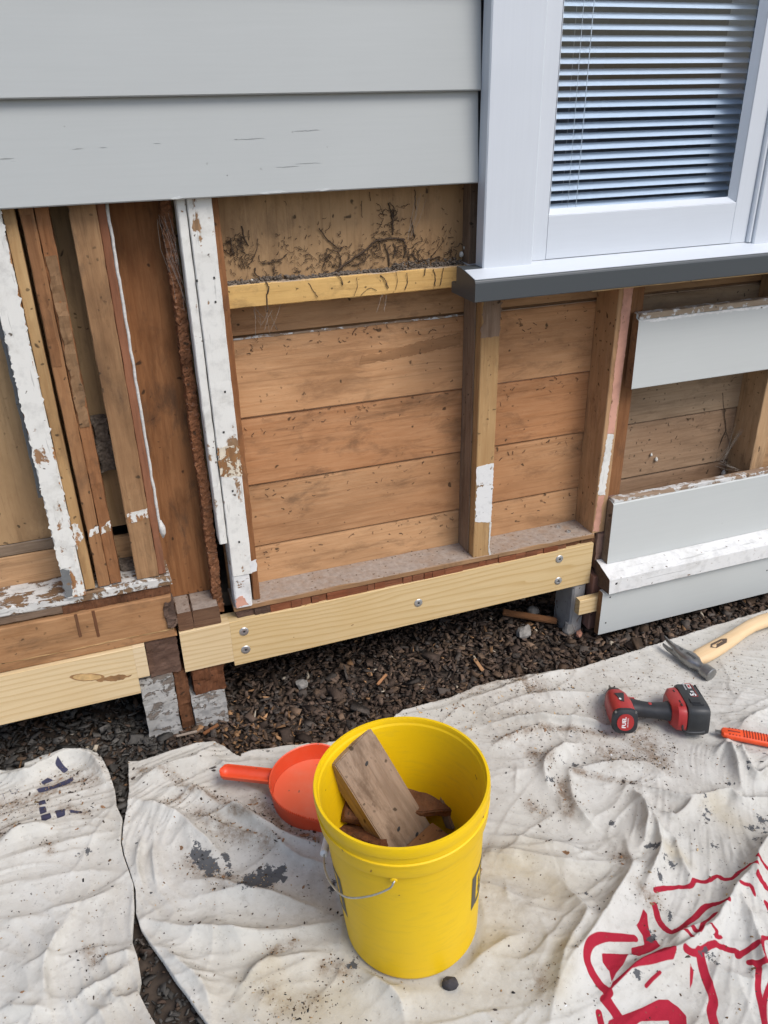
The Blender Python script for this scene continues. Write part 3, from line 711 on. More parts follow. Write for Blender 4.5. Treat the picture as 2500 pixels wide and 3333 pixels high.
# ------------------------------------------------------------------ window
win = bar('window', 'x', .845, 2.7, [(1.742, 1.10), (1.90, 1.10), (1.90, 1.132), (1.742, 1.132)], 'trim_paint_x', house)
bar('casing', 'z', 1.1265, 2.42, rect(.8415, .968, 1.700, 1.741), 'trim_paint', win, cham=.003, amp=.0004, seg=.05)
bar('jamb', 'z', 1.133, 2.42, rect(.9455, .967, 1.742, 1.90), 'trim_paint', win)
bar('jamb', 'z', 1.133, 2.42, rect(1.5905, 1.61, 1.742, 1.90), 'trim_paint', win)
bar('mullion', 'z', 1.1265, 2.42, rect(1.604, 1.735, 1.700, 1.741), 'trim_paint', win, cham=.003)
bar('stop_bead', 'z', 1.1405, 2.42, rect(1.5915, 1.6035, 1.706, 1.74), 'trim_paint', win, cham=.004)
sp = [(1.640, 1.0745), (1.768, 1.0745), (1.768, 1.1), (1.7415, 1.1), (1.7415, 1.1385), (1.716, 1.1385), (1.644, 1.1235), (1.640, 1.1185)]
sill = bar('sill', 'x', .795, 2.7, sp, 'sill_paint', win, cham=.002)
V = [(.796, 1.6445, 1.1248), (2.7, 1.6445, 1.1248), (2.7, 1.716, 1.1396), (.842, 1.716, 1.1396), (.842, 1.700, 1.1364), (.796, 1.700, 1.1364)]
V += [(v[0], v[1], v[2]-.001) for v in V]; n_ = 6
add('sill_top', V, [tuple(range(6)), tuple(range(11, 5, -1))]+[(i, i+6, (i+1) % 6+6, (i+1) % 6) for i in range(6)], 'trim_paint_x', sill)
bar('sill_soffit_edge', 'x', 1.1, 2.7, rect(1.644, 1.70, 1.0715, 1.0744), 'pale_wood_X', sill, amp=.0008, cham=0)
sashm = 'trim_paint'
def sash(x0, x1, g0, g1, zb, zg, zt):
    s_ = bar('sash', 'x', g0-.001, g1+.001, rect(1.7155, 1.741, zb, zg), 'trim_paint_x', win, cham=.0012)
    bar('sash_stile', 'z', zb, zt, rect(x0, g0-.0015, 1.7155, 1.741), 'trim_paint', s_, cham=.0012)
    bar('sash_stile', 'z', zb, zt, rect(g1+.0015, x1, 1.7155, 1.741), 'trim_paint', s_, cham=.0012)
    bar('putty_bevel', 'x', g0, g1, [(1.7165, zg+.0004), (1.7345, zg+.0004), (1.7345, zg+.0125)], 'trim_paint_x', s_, amp=.0005, seg=.02, cham=0)
    for a, b in ((g0, g0+.012), (g1, g1-.012)):
        bar('putty_bevel', 'z', zg+.004, zt, [(a, 1.7165), (a, 1.7345), (b, 1.7345)], 'trim_paint', s_, amp=.0004, seg=.03, cham=0)
    bar('pane', 'x', g0, g1, rect(1.7352, 1.7382, zg-.004, zt), 'glass', s_, cham=0)
sash(.9690, 1.591, 1.0135, 1.541, 1.1405, 1.238, 2.42)
sash(1.7365, 2.40, 1.785, 2.33, 1.1405, 1.238, 2.42)
bar('casing', 'z', 1.1265, 2.42, rect(2.402, 2.53, 1.700, 1.741), 'trim_paint', win, cham=.003)

# ------------------------------------------------------------------ dried roots, webs and dirt on the linings
def strand(pts, r, y):
    P = []
    for (px, py) in pts:
        q = wp(px, py, y); P.append((q[0], y-random.uniform(.0, .003), q[2]))
    P = smooth_path(P, 5)
    P = [(p[0]+random.gauss(0, .0006), p[1], p[2]+random.gauss(0, .0006)) for p in P]
    n = len(P); rad = [r*(.45+.8*abs(mnoise.noise((i*.8, r*900, y)))+.2) for i in range(n)]
    return tube_geo(P, rad, 5)
zz = lambda L: [(600+a/1.659, 600+b/1.659) for a, b in L]
geo = []
for L, r in (([(725, 235), (765, 290), (800, 320), (835, 350)], 2.2), ([(770, 345), (800, 355), (830, 360), (855, 340)], 1.8), ([(830, 360), (845, 410), (840, 450), (815, 475)], 2.2),
             ([(770, 345), (765, 400), (745, 450)], 1.3), ([(815, 472), (870, 430), (930, 385), (990, 345), (1030, 305), (1090, 295), (1140, 292), (1190, 300)], 4.2),
             ([(1100, 100), (1115, 150), (1125, 200), (1125, 270)], 2.6), ([(1085, 130), (1110, 150), (1130, 130)], 1.6), ([(1125, 180), (1160, 200)], 1.6), ([(1180, 300), (1195, 340), (1185, 395)], 2.8),
             ([(1080, 320), (1100, 380), (1105, 440)], 3.2), ([(1130, 320), (1140, 360), (1125, 400)], 2.2), ([(1220, 180), (1235, 240), (1245, 290)], 1.5), ([(1245, 30), (1248, 90), (1250, 140)], 1.3), ([(1000, 40), (1005, 90)], 1.3), ([(955, 90), (960, 180)], 1.2),
             ([(310, 225), (320, 280), (345, 335)], 2.4), ([(300, 270), (305, 310), (285, 330)], 1.5), ([(250, 300), (255, 350), (270, 385)], 2.2), ([(395, 295), (390, 350), (370, 400), (340, 450)], 1.2), ([(400, 380), (410, 420), (450, 425), (510, 410), (555, 375)], 1.7),
             ([(380, 450), (390, 490), (440, 520)], 2.4), ([(1400, 300), (1360, 360), (1330, 390)], 1.3), ([(1230, 370), (1260, 410), (1320, 405), (1380, 390)], 2.4), ([(910, 410), (920, 450)], 1.3), ([(1000, 380), (960, 420), (900, 440)], 1.4)):
    geo.append(strand(zz(L), r*.00072, 1.8235))
for L, r in (([(440, 525), (455, 560), (445, 610), (450, 690)], 2.4), ([(820, 480), (845, 510), (855, 545)], 2.), ([(670, 530), (700, 580), (720, 610)], 1.3), ([(1060, 490), (1085, 520), (1100, 560)], 2.2), ([(930, 500), (935, 550), (915, 600)], 1.), ([(1200, 480), (1205, 530), (1190, 570)], 1.6), ([(1345, 460), (1355, 500), (1350, 550)], 1.8), ([(1300, 450), (1295, 495)], 2.), ([(1140, 470), (1150, 520), (1140, 570)], 1.), ([(950, 600), (1000, 560), (1040, 575)], .9), ([(1400, 450), (1390, 500), (1380, 545)], 1.5)):
    geo.append(strand(zz(L), r*.00068, 1.7892))
for cx, cz, sp, nn in ((1110, 300, 55, 34), (1215, 370, 60, 44), (305, 320, 40, 24), (345, 430, 45, 22), (1420, 430, 60, 30), (830, 400, 55, 26), (1120, 150, 35, 16), (250, 330, 25, 12), (1010, 360, 50, 20), (620, 470, 120, 22)):
    for _ in range(nn):
        a = random.gauss(cx, sp), random.gauss(cz, sp*.8); an = random.uniform(0, 6.3); L = [a]
        if a[1] > 470 or a[1] < 30 or a[0] > 1500: continue
        for q in range(random.randint(3, 6)):
            an += random.gauss(0, .8); st = random.uniform(6, 17); L.append((L[-1][0]+st*math.cos(an), min(L[-1][1]+st*math.sin(an), 475)))
        geo.append(strand(zz(L), random.uniform(.0003, .0009), 1.8235))
g7 = lambda L: [(2000+a/2.764, 850+b/2.764) for a, b in L]
for L, r in (([(970, 1180), (975, 1290), (990, 1420), (1000, 1520)], 2.6), ([(1000, 1530), (960, 1600), (930, 1700), (910, 1790)], 4.5), ([(1005, 1540), (1030, 1640), (1060, 1740), (1080, 1880)], 1.4), ([(1030, 1760), (1030, 1860), (1050, 1920)], 5.5), ([(930, 1850), (980, 1900), (1040, 1930)], 1.6)):
    geo.append(strand(g7(L), r*.0006, 1.8685))
for _ in range(620):                                   # short broken bits all over the linings
    u = random.random()
    if u < .45: x, z, y = random.uniform(.27, .83), 1.13+abs(random.gauss(0, .05)), 1.8235
    elif u < .8: x, z, y = random.uniform(.29, 1.26), random.choice(seams[1:]+[.99])-abs(random.gauss(0, .03))-.005, 1.8685
    else: x, z, y = random.uniform(1.37, 1.86), random.uniform(.45, .78), 1.8685
    if .872 < x < .94 or 1.255 < x < 1.36: continue
    a = random.uniform(0, 6.3); L = random.uniform(.003, .014); P = [(x, y-.0006, z)]
    for q in range(4):
        a += random.uniform(-.9, .9); P.append((P[-1][0]+L/4*math.cos(a), y-.0006-random.uniform(0, .001), P[-1][2]+L/4*math.sin(a)))
    geo.append(tube_geo(P, random.uniform(.0004, .0009), 4))
o = add('dried_roots', *merge(geo), 'root', house, smooth=True); tag(o, kind='stuff')
geo = []
for i in range(620):                                   # dirt heaped along the top of the nogging
    x = random.uniform(.262, .84); h = .003+.010*max(0, mnoise.noise((x*9, 1, 1)))+(.012 if .66 < x else 0)*random.random()
    y = random.uniform(1.794, 1.823); s_ = random.uniform(.0018, .0045)
    V, F = lathe_geo([(.0003, -s_*.6), (s_, -s_*.2), (s_*.8, s_*.4), (.0003, s_*.7)], 5)
    geo.append(xform((V, F), Matrix.Translation((x, y, 1.130+random.random()*h)) @ Matrix.Rotation(random.uniform(0, 6), 4, Vector((random.random(), random.random(), 1)).normalized())))
o = add('dirt_heap', *merge(geo), 'dust_heap', house); tag(o, kind='stuff')
geo = []
for (px, py, s_) in ((1515, 805, .007), (1502, 828, .0075), (820, 915, .005), (1520, 845, .006)):
    q = wp(px, py, 1.815); V, F = lathe_geo([(.0003, -s_), (s_*.6, -s_*.6), (s_*.75, 0), (s_*.5, s_*.7), (.0003, s_)], 10)
    add('cocoon', *xform((V, F), Matrix.Translation(q)), 'cocoon', house, smooth=True)
for (px, py, s_) in ((2136, 1495, .008), (2355, 1540, .011), (2368, 1560, .012), (2120, 1480, .006)):
    q = wp(px, py, 1.862); V, F = lathe_geo([(.0003, -s_), (s_*.6, -s_*.6), (s_*.7, 0), (s_*.3, s_*.8), (.0003, s_)], 10)
    add('cocoon', *xform((V, F), Matrix.Translation(q)), 'cocoon', house, smooth=True)
geo = []
def web(x0, z0, x1, z1, y, n):
    for _ in range(n):
        a = np.array([x0+random.gauss(0, .01), y-random.uniform(0, .012), z0+random.gauss(0, .006)]); b = np.array([x1+random.gauss(0, .012), y-random.uniform(0, .02), z1+random.gauss(0, .01)])
        geo.append(tube_geo([a, (a+b)/2+np.array([random.gauss(0, .003), 0, -.004]), b], .00022, 3))
web(.33, 1.08, .34, 1.035, 1.82, 7); web(.36, 1.078, .345, 1.03, 1.80, 6); web(.16, 1.28, .18, 1.18, 1.80, 10); web(.165, 1.2, .185, 1.1, 1.80, 8); web(.70, 1.2, .74, 1.28, 1.822, 5); web(1.75, .46, 1.80, .56, 1.83, 8); web(1.72, .47, 1.80, .44, 1.80, 6); web(.63, 1.079, .62, 1.05, 1.80, 4)
o = add('cobwebs', *merge(geo), 'web', house); tag(o, kind='stuff')

# ------------------------------------------------------------------ venetian blind inside the window
blind = empty('venetian_blind', (1.30, 1.79, 1.22))
tag(blind, 'white venetian blind with half open slats hanging behind the window pane', 'blind')
V = []; F = []; ns = 7
for sx in (-.262, .262):
    for sf in (1, -1):
        pass
prof = []
for i in range(ns):
    t = -1+2*i/(ns-1); prof.append((t*.0122, .0016*(1-t*t)))
prof2 = prof+[(a, b-.0004) for a, b in reversed(prof)]
tilt = R(33); prof2 = [(a*math.cos(tilt)-b*math.sin(tilt), a*math.sin(tilt)+b*math.cos(tilt)) for a, b in prof2]
n_ = len(prof2)
for sx in (-.264, .264): V += [(sx, p[0], p[1]) for p in prof2]
F = [(j, (j+1) % n_, n_+(j+1) % n_, n_+j) for j in range(n_)]+[tuple(range(n_)), tuple(range(2*n_-1, n_-1, -1))]
bm = fixn(V, F); bmesh.ops.recalc_face_normals(bm, faces=bm.faces); sm = bpy.data.meshes.new('slat'); bm.to_mesh(sm); bm.free()
sm.materials.append(MAT['blind_paint'])
for k in range(54):
    z = 1.2465+.0218*k
    o = bpy.data.objects.new('slat', sm); col.objects.link(o); o.parent = blind; o.location = (.01, random.gauss(0, .0006), z-1.22)
    o.rotation_euler = (R(random.gauss(0, 1.2)), R(random.gauss(0, .06)), 0)
bar('bottom_rail', 'x', 1.046, 1.574, rect(1.778, 1.802, 1.212, 1.2255), 'blind_paint', blind, cham=.003)
for x in (1.098,):
    for y in (1.7765, 1.8035):
        add('ladder_cord', *tube_geo([(x, y, 1.226), (x, y, 2.42)], .0006, 5), 'grip_white', blind)
add('lift_cord', *tube_geo([(1.118, 1.772, 1.236), (1.125, 1.772, 2.42)], .0009, 5), 'grip_white', blind)

# ------------------------------------------------------------------ drop cloths
ZL = lambda L: [(a/1.8433, 2200+b/1.8433) for a, b in L]            # reading frames used while tracing the photograph
Z2 = lambda L: [(650+a/1.58, 2250+b/1.58) for a, b in L]
Z3 = lambda L: [(1600+a/1.8433, 2300+b/1.8433) for a, b in L]
Z0 = lambda L: [(a/3.6867, 2440+b/3.6867) for a, b in L]
G2 = lambda L, z=.01: [gp(a, b, z)[:2] for a, b in L]
out_L = G2(ZL([(0, 570), (140, 565), (150, 515), (250, 468), (400, 440), (520, 448), (610, 508), (660, 600), (690, 690), (700, 790), (735, 860), (728, 930), (724, 1000), (740, 1080), (775, 1180), (800, 1250), (806, 1400), (792, 1600), (828, 1700), (848, 1830), (832, 1910), (880, 2000), (930, 2088), (985, 2180)]))
out_L += [np.array(p) for p in ((.20, .72), (.15, .45), (-1.0, .62), (-1.15, 1.45), (-.62, 1.745))]
out_R = G2(ZL([(770, 510), (850, 500), (1000, 450), (1150, 402), (1280, 385), (1330, 420), (1420, 485), (1500, 500)]))
out_R += G2([(783, 2459), (860, 2440), (928, 2433), (1010, 2425), (1087, 2418), (1150, 2398), (1270, 2351), (1311, 2312), (1375, 2296), (1441, 2281), (1495, 2260), (1547, 2237), (1634, 2218), (1754, 2199), (1875, 2182), (1923, 2163), (2000, 2139), (2080, 2115), (2170, 2086), (2305, 2042), (2400, 2012), (2500, 1985)])
out_R += [np.array(p) for p in ((2.15, 1.60), (2.3, 1.2), (1.9, .55), (1.2, .2), (.45, .3), (.30, .62))]
out_R += G2(ZL([(1330, 2230), (1240, 2088), (1180, 2010), (1120, 1920), (1050, 1830), (980, 1720), (900, 1610), (845, 1520), (818, 1430), (816, 1290), (785, 1190), (748, 1080), (732, 1000), (745, 890), (770, 790), (778, 690), (772, 600)]))

PX = .00066                                                        # metres per photo pixel on the ground here, for fold widths
folds_L = [(ZL([(0, 1020), (150, 950), (330, 915)]), 14, 40, 20), (ZL([(0, 1120), (200, 1060), (420, 1000), (700, 940)]), 5, 26, 20), (ZL([(280, 1425), (450, 1390), (600, 1340), (700, 1270)]), 7, 16, 34),
           (ZL([(430, 1470), (350, 1600), (285, 1760), (280, 1900), (310, 2000)]), 13, 60, 14), (ZL([(600, 1740), (730, 1690), (820, 1690)]), 9, 16, 30), (ZL([(450, 1960), (600, 1880), (720, 1820), (800, 1750)]), 9, 22, 20),
           (ZL([(0, 2020), (150, 2030), (320, 2035)]), 8, 25, 12), (ZL([(680, 1900), (700, 1960), (780, 1955), (835, 1905)]), 8, 18, 18), (ZL([(0, 600), (130, 610), (210, 600), (320, 545), (430, 500), (560, 520), (640, 640)]), 22, 42, 26),
           (ZL([(150, 1250), (330, 1210), (560, 1180), (760, 1190)]), 4, 30, 26), (ZL([(20, 1500), (160, 1460), (330, 1470)]), 4, 30, 26), (ZL([(560, 1990), (640, 2088), (660, 2200)]), 7, 24, 16), (ZL([(60, 1700), (160, 1800), (190, 2000)]), 4, 40, 30)]
folds_R = [(ZL([(1300, 430), (1200, 520), (1000, 580), (830, 660)]), 16, 30, 36), (ZL([(820, 760), (960, 815), (1100, 880), (1200, 975), (1330, 1090)]), 14, 22, 40), (ZL([(1000, 690), (1200, 715), (1400, 825), (1659, 985)]), 13, 20, 24),
           (ZL([(1300, 500), (1450, 640), (1600, 720), (1700, 820)]), 13, 24, 24), (ZL([(1180, 860), (1400, 950), (1659, 1045)]), 10, 18, 22), (ZL([(850, 990), (835, 1150), (870, 1270)]), 9, 26, 10), (ZL([(925, 1000), (930, 1150), (960, 1290)]), 8, 10, 30),
           (ZL([(860, 1470), (1100, 1530), (1400, 1565), (1659, 1540)]), 10, 30, 20), (ZL([(980, 1640), (1120, 1770), (1230, 1890), (1270, 2060)]), 12, 24, 34), (ZL([(1460, 1850), (1540, 1760), (1659, 1690)]), 10, 18, 40),
           (ZL([(1130, 1230), (1330, 1250), (1500, 1330), (1659, 1330)]), 7, 20, 20), (Z2([(0, 690), (200, 640), (400, 755), (600, 800)]), 11, 20, 22), (Z2([(120, 600), (300, 720), (480, 860), (640, 900)]), 9, 18, 18), (Z2([(0, 1060), (300, 1050), (600, 1120)]), 9, 22, 22),
           (Z2([(0, 1235), (250, 1270), (480, 1240), (700, 1190)]), 8, 24, 20), (Z2([(210, 1540), (290, 1450), (420, 1385), (640, 1350)]), 7, 14, 30), (Z2([(840, 1430), (960, 1530), (1030, 1610), (1060, 1711)]), 12, 30, 30), (Z2([(280, 1711), (310, 1600), (420, 1520), (640, 1500)]), 3, 26, 26),
           (Z2([(1440, 850), (1659, 900)]), 10, 30, 18), (Z2([(1380, 1420), (1560, 1310), (1659, 1270)]), 9, 40, 30), (Z2([(1420, 1000), (1540, 1030), (1659, 1100)]), 6, 30, 30),
           (Z3([(0, 120), (160, 88), (500, 98), (700, 112), (960, 68)]), 13, 26, 9), (Z3([(0, 20), (200, -40), (500, -70), (700, -60)]), 8, 30, 24), (Z3([(-200, -20), (0, -70), (300, -170), (500, -230)]), 8, 26, 26), (Z3([(-300, -130), (-60, -170), (200, -260), (420, -330)]), 6, 26, 26),
           (Z3([(0, 250), (120, 195), (300, 125)]), 9, 22, 22), (Z3([(340, 500), (318, 370), (410, 285), (520, 240)]), 15, 30, 34), (Z3([(470, 400), (600, 385), (900, 365), (1050, 425)]), 13, 22, 22), (Z3([(470, 400), (480, 540), (525, 650), (640, 760)]), 12, 22, 30),
           (Z3([(880, 500), (1000, 530), (1150, 580), (1230, 585), (1400, 530), (1490, 585), (1659, 560)]), 15, 20, 26), (Z3([(850, 520), (905, 620), (925, 720), (905, 850)]), 18, 30, 18), (Z3([(940, 650), (985, 800), (1000, 900), (960, 1050), (900, 1170)]), 20, 24, 26),
           (Z3([(800, 800), (820, 940), (835, 1040), (700, 1250), (560, 1480), (470, 1620), (400, 1780), (360, 1920)]), 24, 46, 52), (Z3([(0, 890), (200, 920), (500, 965), (700, 970), (800, 1040)]), 11, 40, 22), (Z3([(0, 780), (300, 840), (650, 930)]), 9, 26, 26),
           (Z3([(420, 1050), (500, 1190), (560, 1290), (480, 1450), (430, 1600), (400, 1760)]), 12, 50, 22), (Z3([(1300, 60), (1390, 180), (1430, 300), (1490, 500)]), 16, 20, 34), (Z3([(1340, 290), (1450, 180), (1659, 20)]), 12, 20, 22),
           (Z3([(1490, 250), (1500, 340), (1580, 440), (1659, 390)]), 15, 22, 22), (Z3([(1000, 650), (1110, 690), (1230, 590)]), 13, 18, 26), (Z3([(1010, 780), (1090, 830), (1130, 960), (1200, 1060)]), 12, 20, 26), (Z3([(1700, 800), (1600, 930), (1570, 1080), (1600, 1200)]), 26, 40, 34),
           (Z3([(1310, 1340), (1470, 1130), (1580, 1040)]), 17, 24, 30), (Z3([(690, 1770), (900, 1580), (1100, 1500), (1220, 1430), (1390, 1270)]), 20, 24, 34), (Z3([(1480, 1180), (1560, 1350), (1630, 1570), (1700, 1700)]), 16, 30, 22), (Z3([(1040, 1450), (1140, 1400), (1270, 1330)]), 12, 20, 20),
           (Z3([(900, 1730), (1010, 1640), (1150, 1560)]), 8, 24, 20), (Z3([(1270, 1560), (1450, 1640), (1659, 1680)]), 9, 30, 26), (Z3([(100, 1200), (300, 1300), (330, 1500), (200, 1700)]), 6, 60, 60), (Z3([(1140, 700), (1300, 760), (1500, 900)]), 5, 40, 40)]
BX, BY = .3875, 1.0000                                              # where the bucket stands

def line_sdf(X, Y, pts, w):
    return seg_dist(X, Y, pts, False)[0]-w
red_lines = [([(855, 1405), (760, 1412), (660, 1440), (590, 1490), (562, 1550), (577, 1610), (640, 1690), (700, 1755)], 20), ([(975, 1140), (1040, 1108), (1120, 1092), (1190, 1095), (1220, 1055), (1290, 1062), (1350, 1032), (1390, 1062), (1440, 1072), (1480, 1037), (1530, 1042), (1560, 1060)], 13),
             ([(975, 1215), (1000, 1290), (1060, 1365), (1110, 1368), (1200, 1300), (1290, 1212), (1400, 1225)], 17), ([(1100, 1360), (1180, 1382), (1230, 1425), (1262, 1350), (1330, 1290)], 12), ([(1120, 1405), (1170, 1422), (1190, 1460)], 8), ([(1150, 1515), (1220, 1520), (1330, 1465), (1460, 1482), (1475, 1510), (1500, 1495), (1580, 1470)], 15),
             ([(1240, 1515), (1270, 1600), (1330, 1750), (1320, 1830), (1345, 1930)], 23), ([(1690, 1575), (1600, 1575), (1540, 1555), (1590, 1590), (1590, 1690), (1620, 1800), (1645, 1930)], 15), ([(1690, 1400), (1630, 1410), (1610, 1470), (1640, 1560), (1690, 1580)], 11), ([(1575, 1000), (1690, 1025)], 16), ([(1580, 1110), (1650, 1130)], 20), ([(1640, 1210), (1680, 1260)], 16),
             ([(675, 1785), (740, 1850), (790, 1930)], 24), ([(920, 1710), (1000, 1640)], 9), ([(1290, 1385), (1340, 1395), (1330, 1430), (1370, 1415)], 8), ([(640, 1855), (660, 1930)], 16), ([(1700, 1620), (1640, 1750), (1640, 1900)], 12), ([(1470, 1135), (1530, 1140), (1565, 1180)], 8), ([(1100, 1905), (1160, 2000)], 28)]
red_polys = [[(905, 1240), (880, 1310), (865, 1330), (905, 1380), (915, 1440), (835, 1465), (835, 1520), (880, 1535), (1010, 1460), (985, 1420), (960, 1410), (940, 1330), (930, 1265)], [(655, 1520), (820, 1505), (795, 1560), (780, 1590), (740, 1640), (715, 1690), (700, 1620), (660, 1570)],
             [(690, 1765), (720, 1690), (830, 1620), (960, 1510), (1030, 1480), (1080, 1490), (1095, 1530), (1080, 1570), (920, 1610), (830, 1640), (730, 1720)], [(690, 1960), (700, 1895), (760, 1870), (900, 1820), (1000, 1770), (1060, 1765), (1120, 1800), (1170, 1850), (1175, 1960), (1110, 1960), (1105, 1880), (900, 1895), (800, 1960)], [(1185, 1568), (1210, 1600), (1205, 1660), (1190, 1695)]]
navy_polys = [[(675, 225), (720, 175), (820, 230), (765, 275)], [(490, 400), (575, 335), (640, 360), (520, 415)], [(465, 695), (545, 675), (565, 755), (485, 790)], [(495, 815), (605, 770), (625, 830), (560, 905), (515, 910)], [(655, 735), (785, 720), (785, 800), (695, 845)], [(455, 620), (540, 600), (555, 650), (470, 675)], [(830, 735), (990, 740), (985, 770), (850, 770)], [(440, 480), (640, 420), (720, 380), (870, 315), (880, 350), (760, 430), (640, 470), (470, 520)]]
navy_lines = [([(20, 500), (45, 520), (40, 560), (60, 590), (70, 640)], 5), ([(345, 855), (400, 850), (400, 880), (350, 885)], 5), ([(350, 800), (395, 815), (400, 780), (360, 770), (400, 745), (355, 725), (395, 705), (330, 690)], 4), ([(180, 470), (210, 500), (230, 470)], 5), ([(110, 470), (150, 540), (200, 510)], 7)]
paint_R = [ZL([(1120, 1070), (1170, 1000), (1290, 1085), (1340, 1150), (1270, 1240), (1180, 1140)]), ZL([(1420, 1290), (1470, 1215), (1560, 1170), (1700, 1130), (1720, 1240), (1600, 1300), (1500, 1330)]), ZL([(1330, 1050), (1365, 1060), (1400, 1200), (1370, 1200)]), Z2([(715, 1400), (790, 1385), (800, 1420), (735, 1440)]), Z2([(660, 985), (690, 985), (695, 1025), (675, 1030)]),
           Z3([(905, 850), (950, 850), (1000, 890), (985, 910), (930, 880)]), Z3([(930, 1340), (960, 1340), (980, 1410), (950, 1420)]), Z3([(1050, 1235), (1068, 1250), (1070, 1290), (1055, 1270)]), Z3([(1325, 845), (1345, 830), (1370, 860), (1345, 868)]), Z3([(1330, 925), (1370, 925), (1380, 948), (1350, 945)]), Z3([(980, 1040), (1000, 1040), (1025, 1090), (1000, 1085)])]
dots_R = [(505, 365, 15), (355, 462, 13), (1300, 635, 12), (1287, 697, 13), (1612, 675, 19), (1555, 743, 19), (1630, 733, 17), (1600, 735, 10), (1640, 772, 10), (1070, 970, 14), (1133, 780, 10), (1550, 400, 14), (1645, 293, 11), (435, 340, 9), (1267, 580, 8), (1575, 840, 9), (640, 387, 8), (1300, 1535, 14), (848, 1557, 12), (857, 1672, 8), (715, 705, 7), (1430, 467, 8), (567, 1150, 7), (1240, 565, 9)]
dirt_R = [(ZL([(1000, 780), (1200, 700), (1400, 760)]), 35), (ZL([(1400, 860), (1550, 900)]), 30), (ZL([(1270, 950), (1500, 1000), (1659, 1020)]), 25), (Z2([(300, 560), (420, 700), (640, 790)]), 50), (Z2([(650, 1420), (760, 1440)]), 50), (Z2([(320, 1540), (400, 1620), (600, 1600)]), 70), (Z2([(340, 1400), (380, 1330), (480, 1300)]), 35), (Z3([(30, 230), (150, 180), (320, 130), (680, 160)]), 38), (Z3([(420, 470), (440, 560), (470, 650)]), 50), (Z3([(760, 930), (800, 960)]), 45), (Z3([(920, 1160), (960, 1190)]), 60), (Z3([(250, 300), (330, 330)]), 60), (Z3([(250, 600), (300, 640)]), 50), (Z3([(500, 400), (860, 470)]), 26), (Z3([(850, 130), (1000, 330), (700, 300)]), 120), (Z3([(-200, -120), (100, -200), (250, -100)]), 120), (Z3([(300, 1690), (340, 1740)]), 60), (ZL([(1150, 1110), (1300, 1230), (1600, 1260)]), 60), (Z2([(1, 640), (200, 760), (360, 800)]), 60), (ZL([(850, 560), (1000, 590), (1130, 700)]), 40)]
dirt_L = [(ZL([(0, 800), (200, 760), (350, 640), (560, 620)]), 90), (ZL([(60, 930), (10, 960)]), 60), (ZL([(380, 790), (520, 820)]), 40), (ZL([(280, 1010), (310, 1050)]), 30), (ZL([(540, 1640), (580, 1720)]), 40)]
warm_R = [(Z3([(0, 1000), (200, 960), (350, 1100)]), 160), (Z3([(20, 1430), (80, 1400)]), 110), (Z3([(1350, 600), (1450, 700)]), 90), (Z3([(430, 1500), (390, 1750)]), 70), (Z3([(1040, 880), (1160, 960)]), 50), (Z2([(300, 1550), (700, 1650)]), 200)]

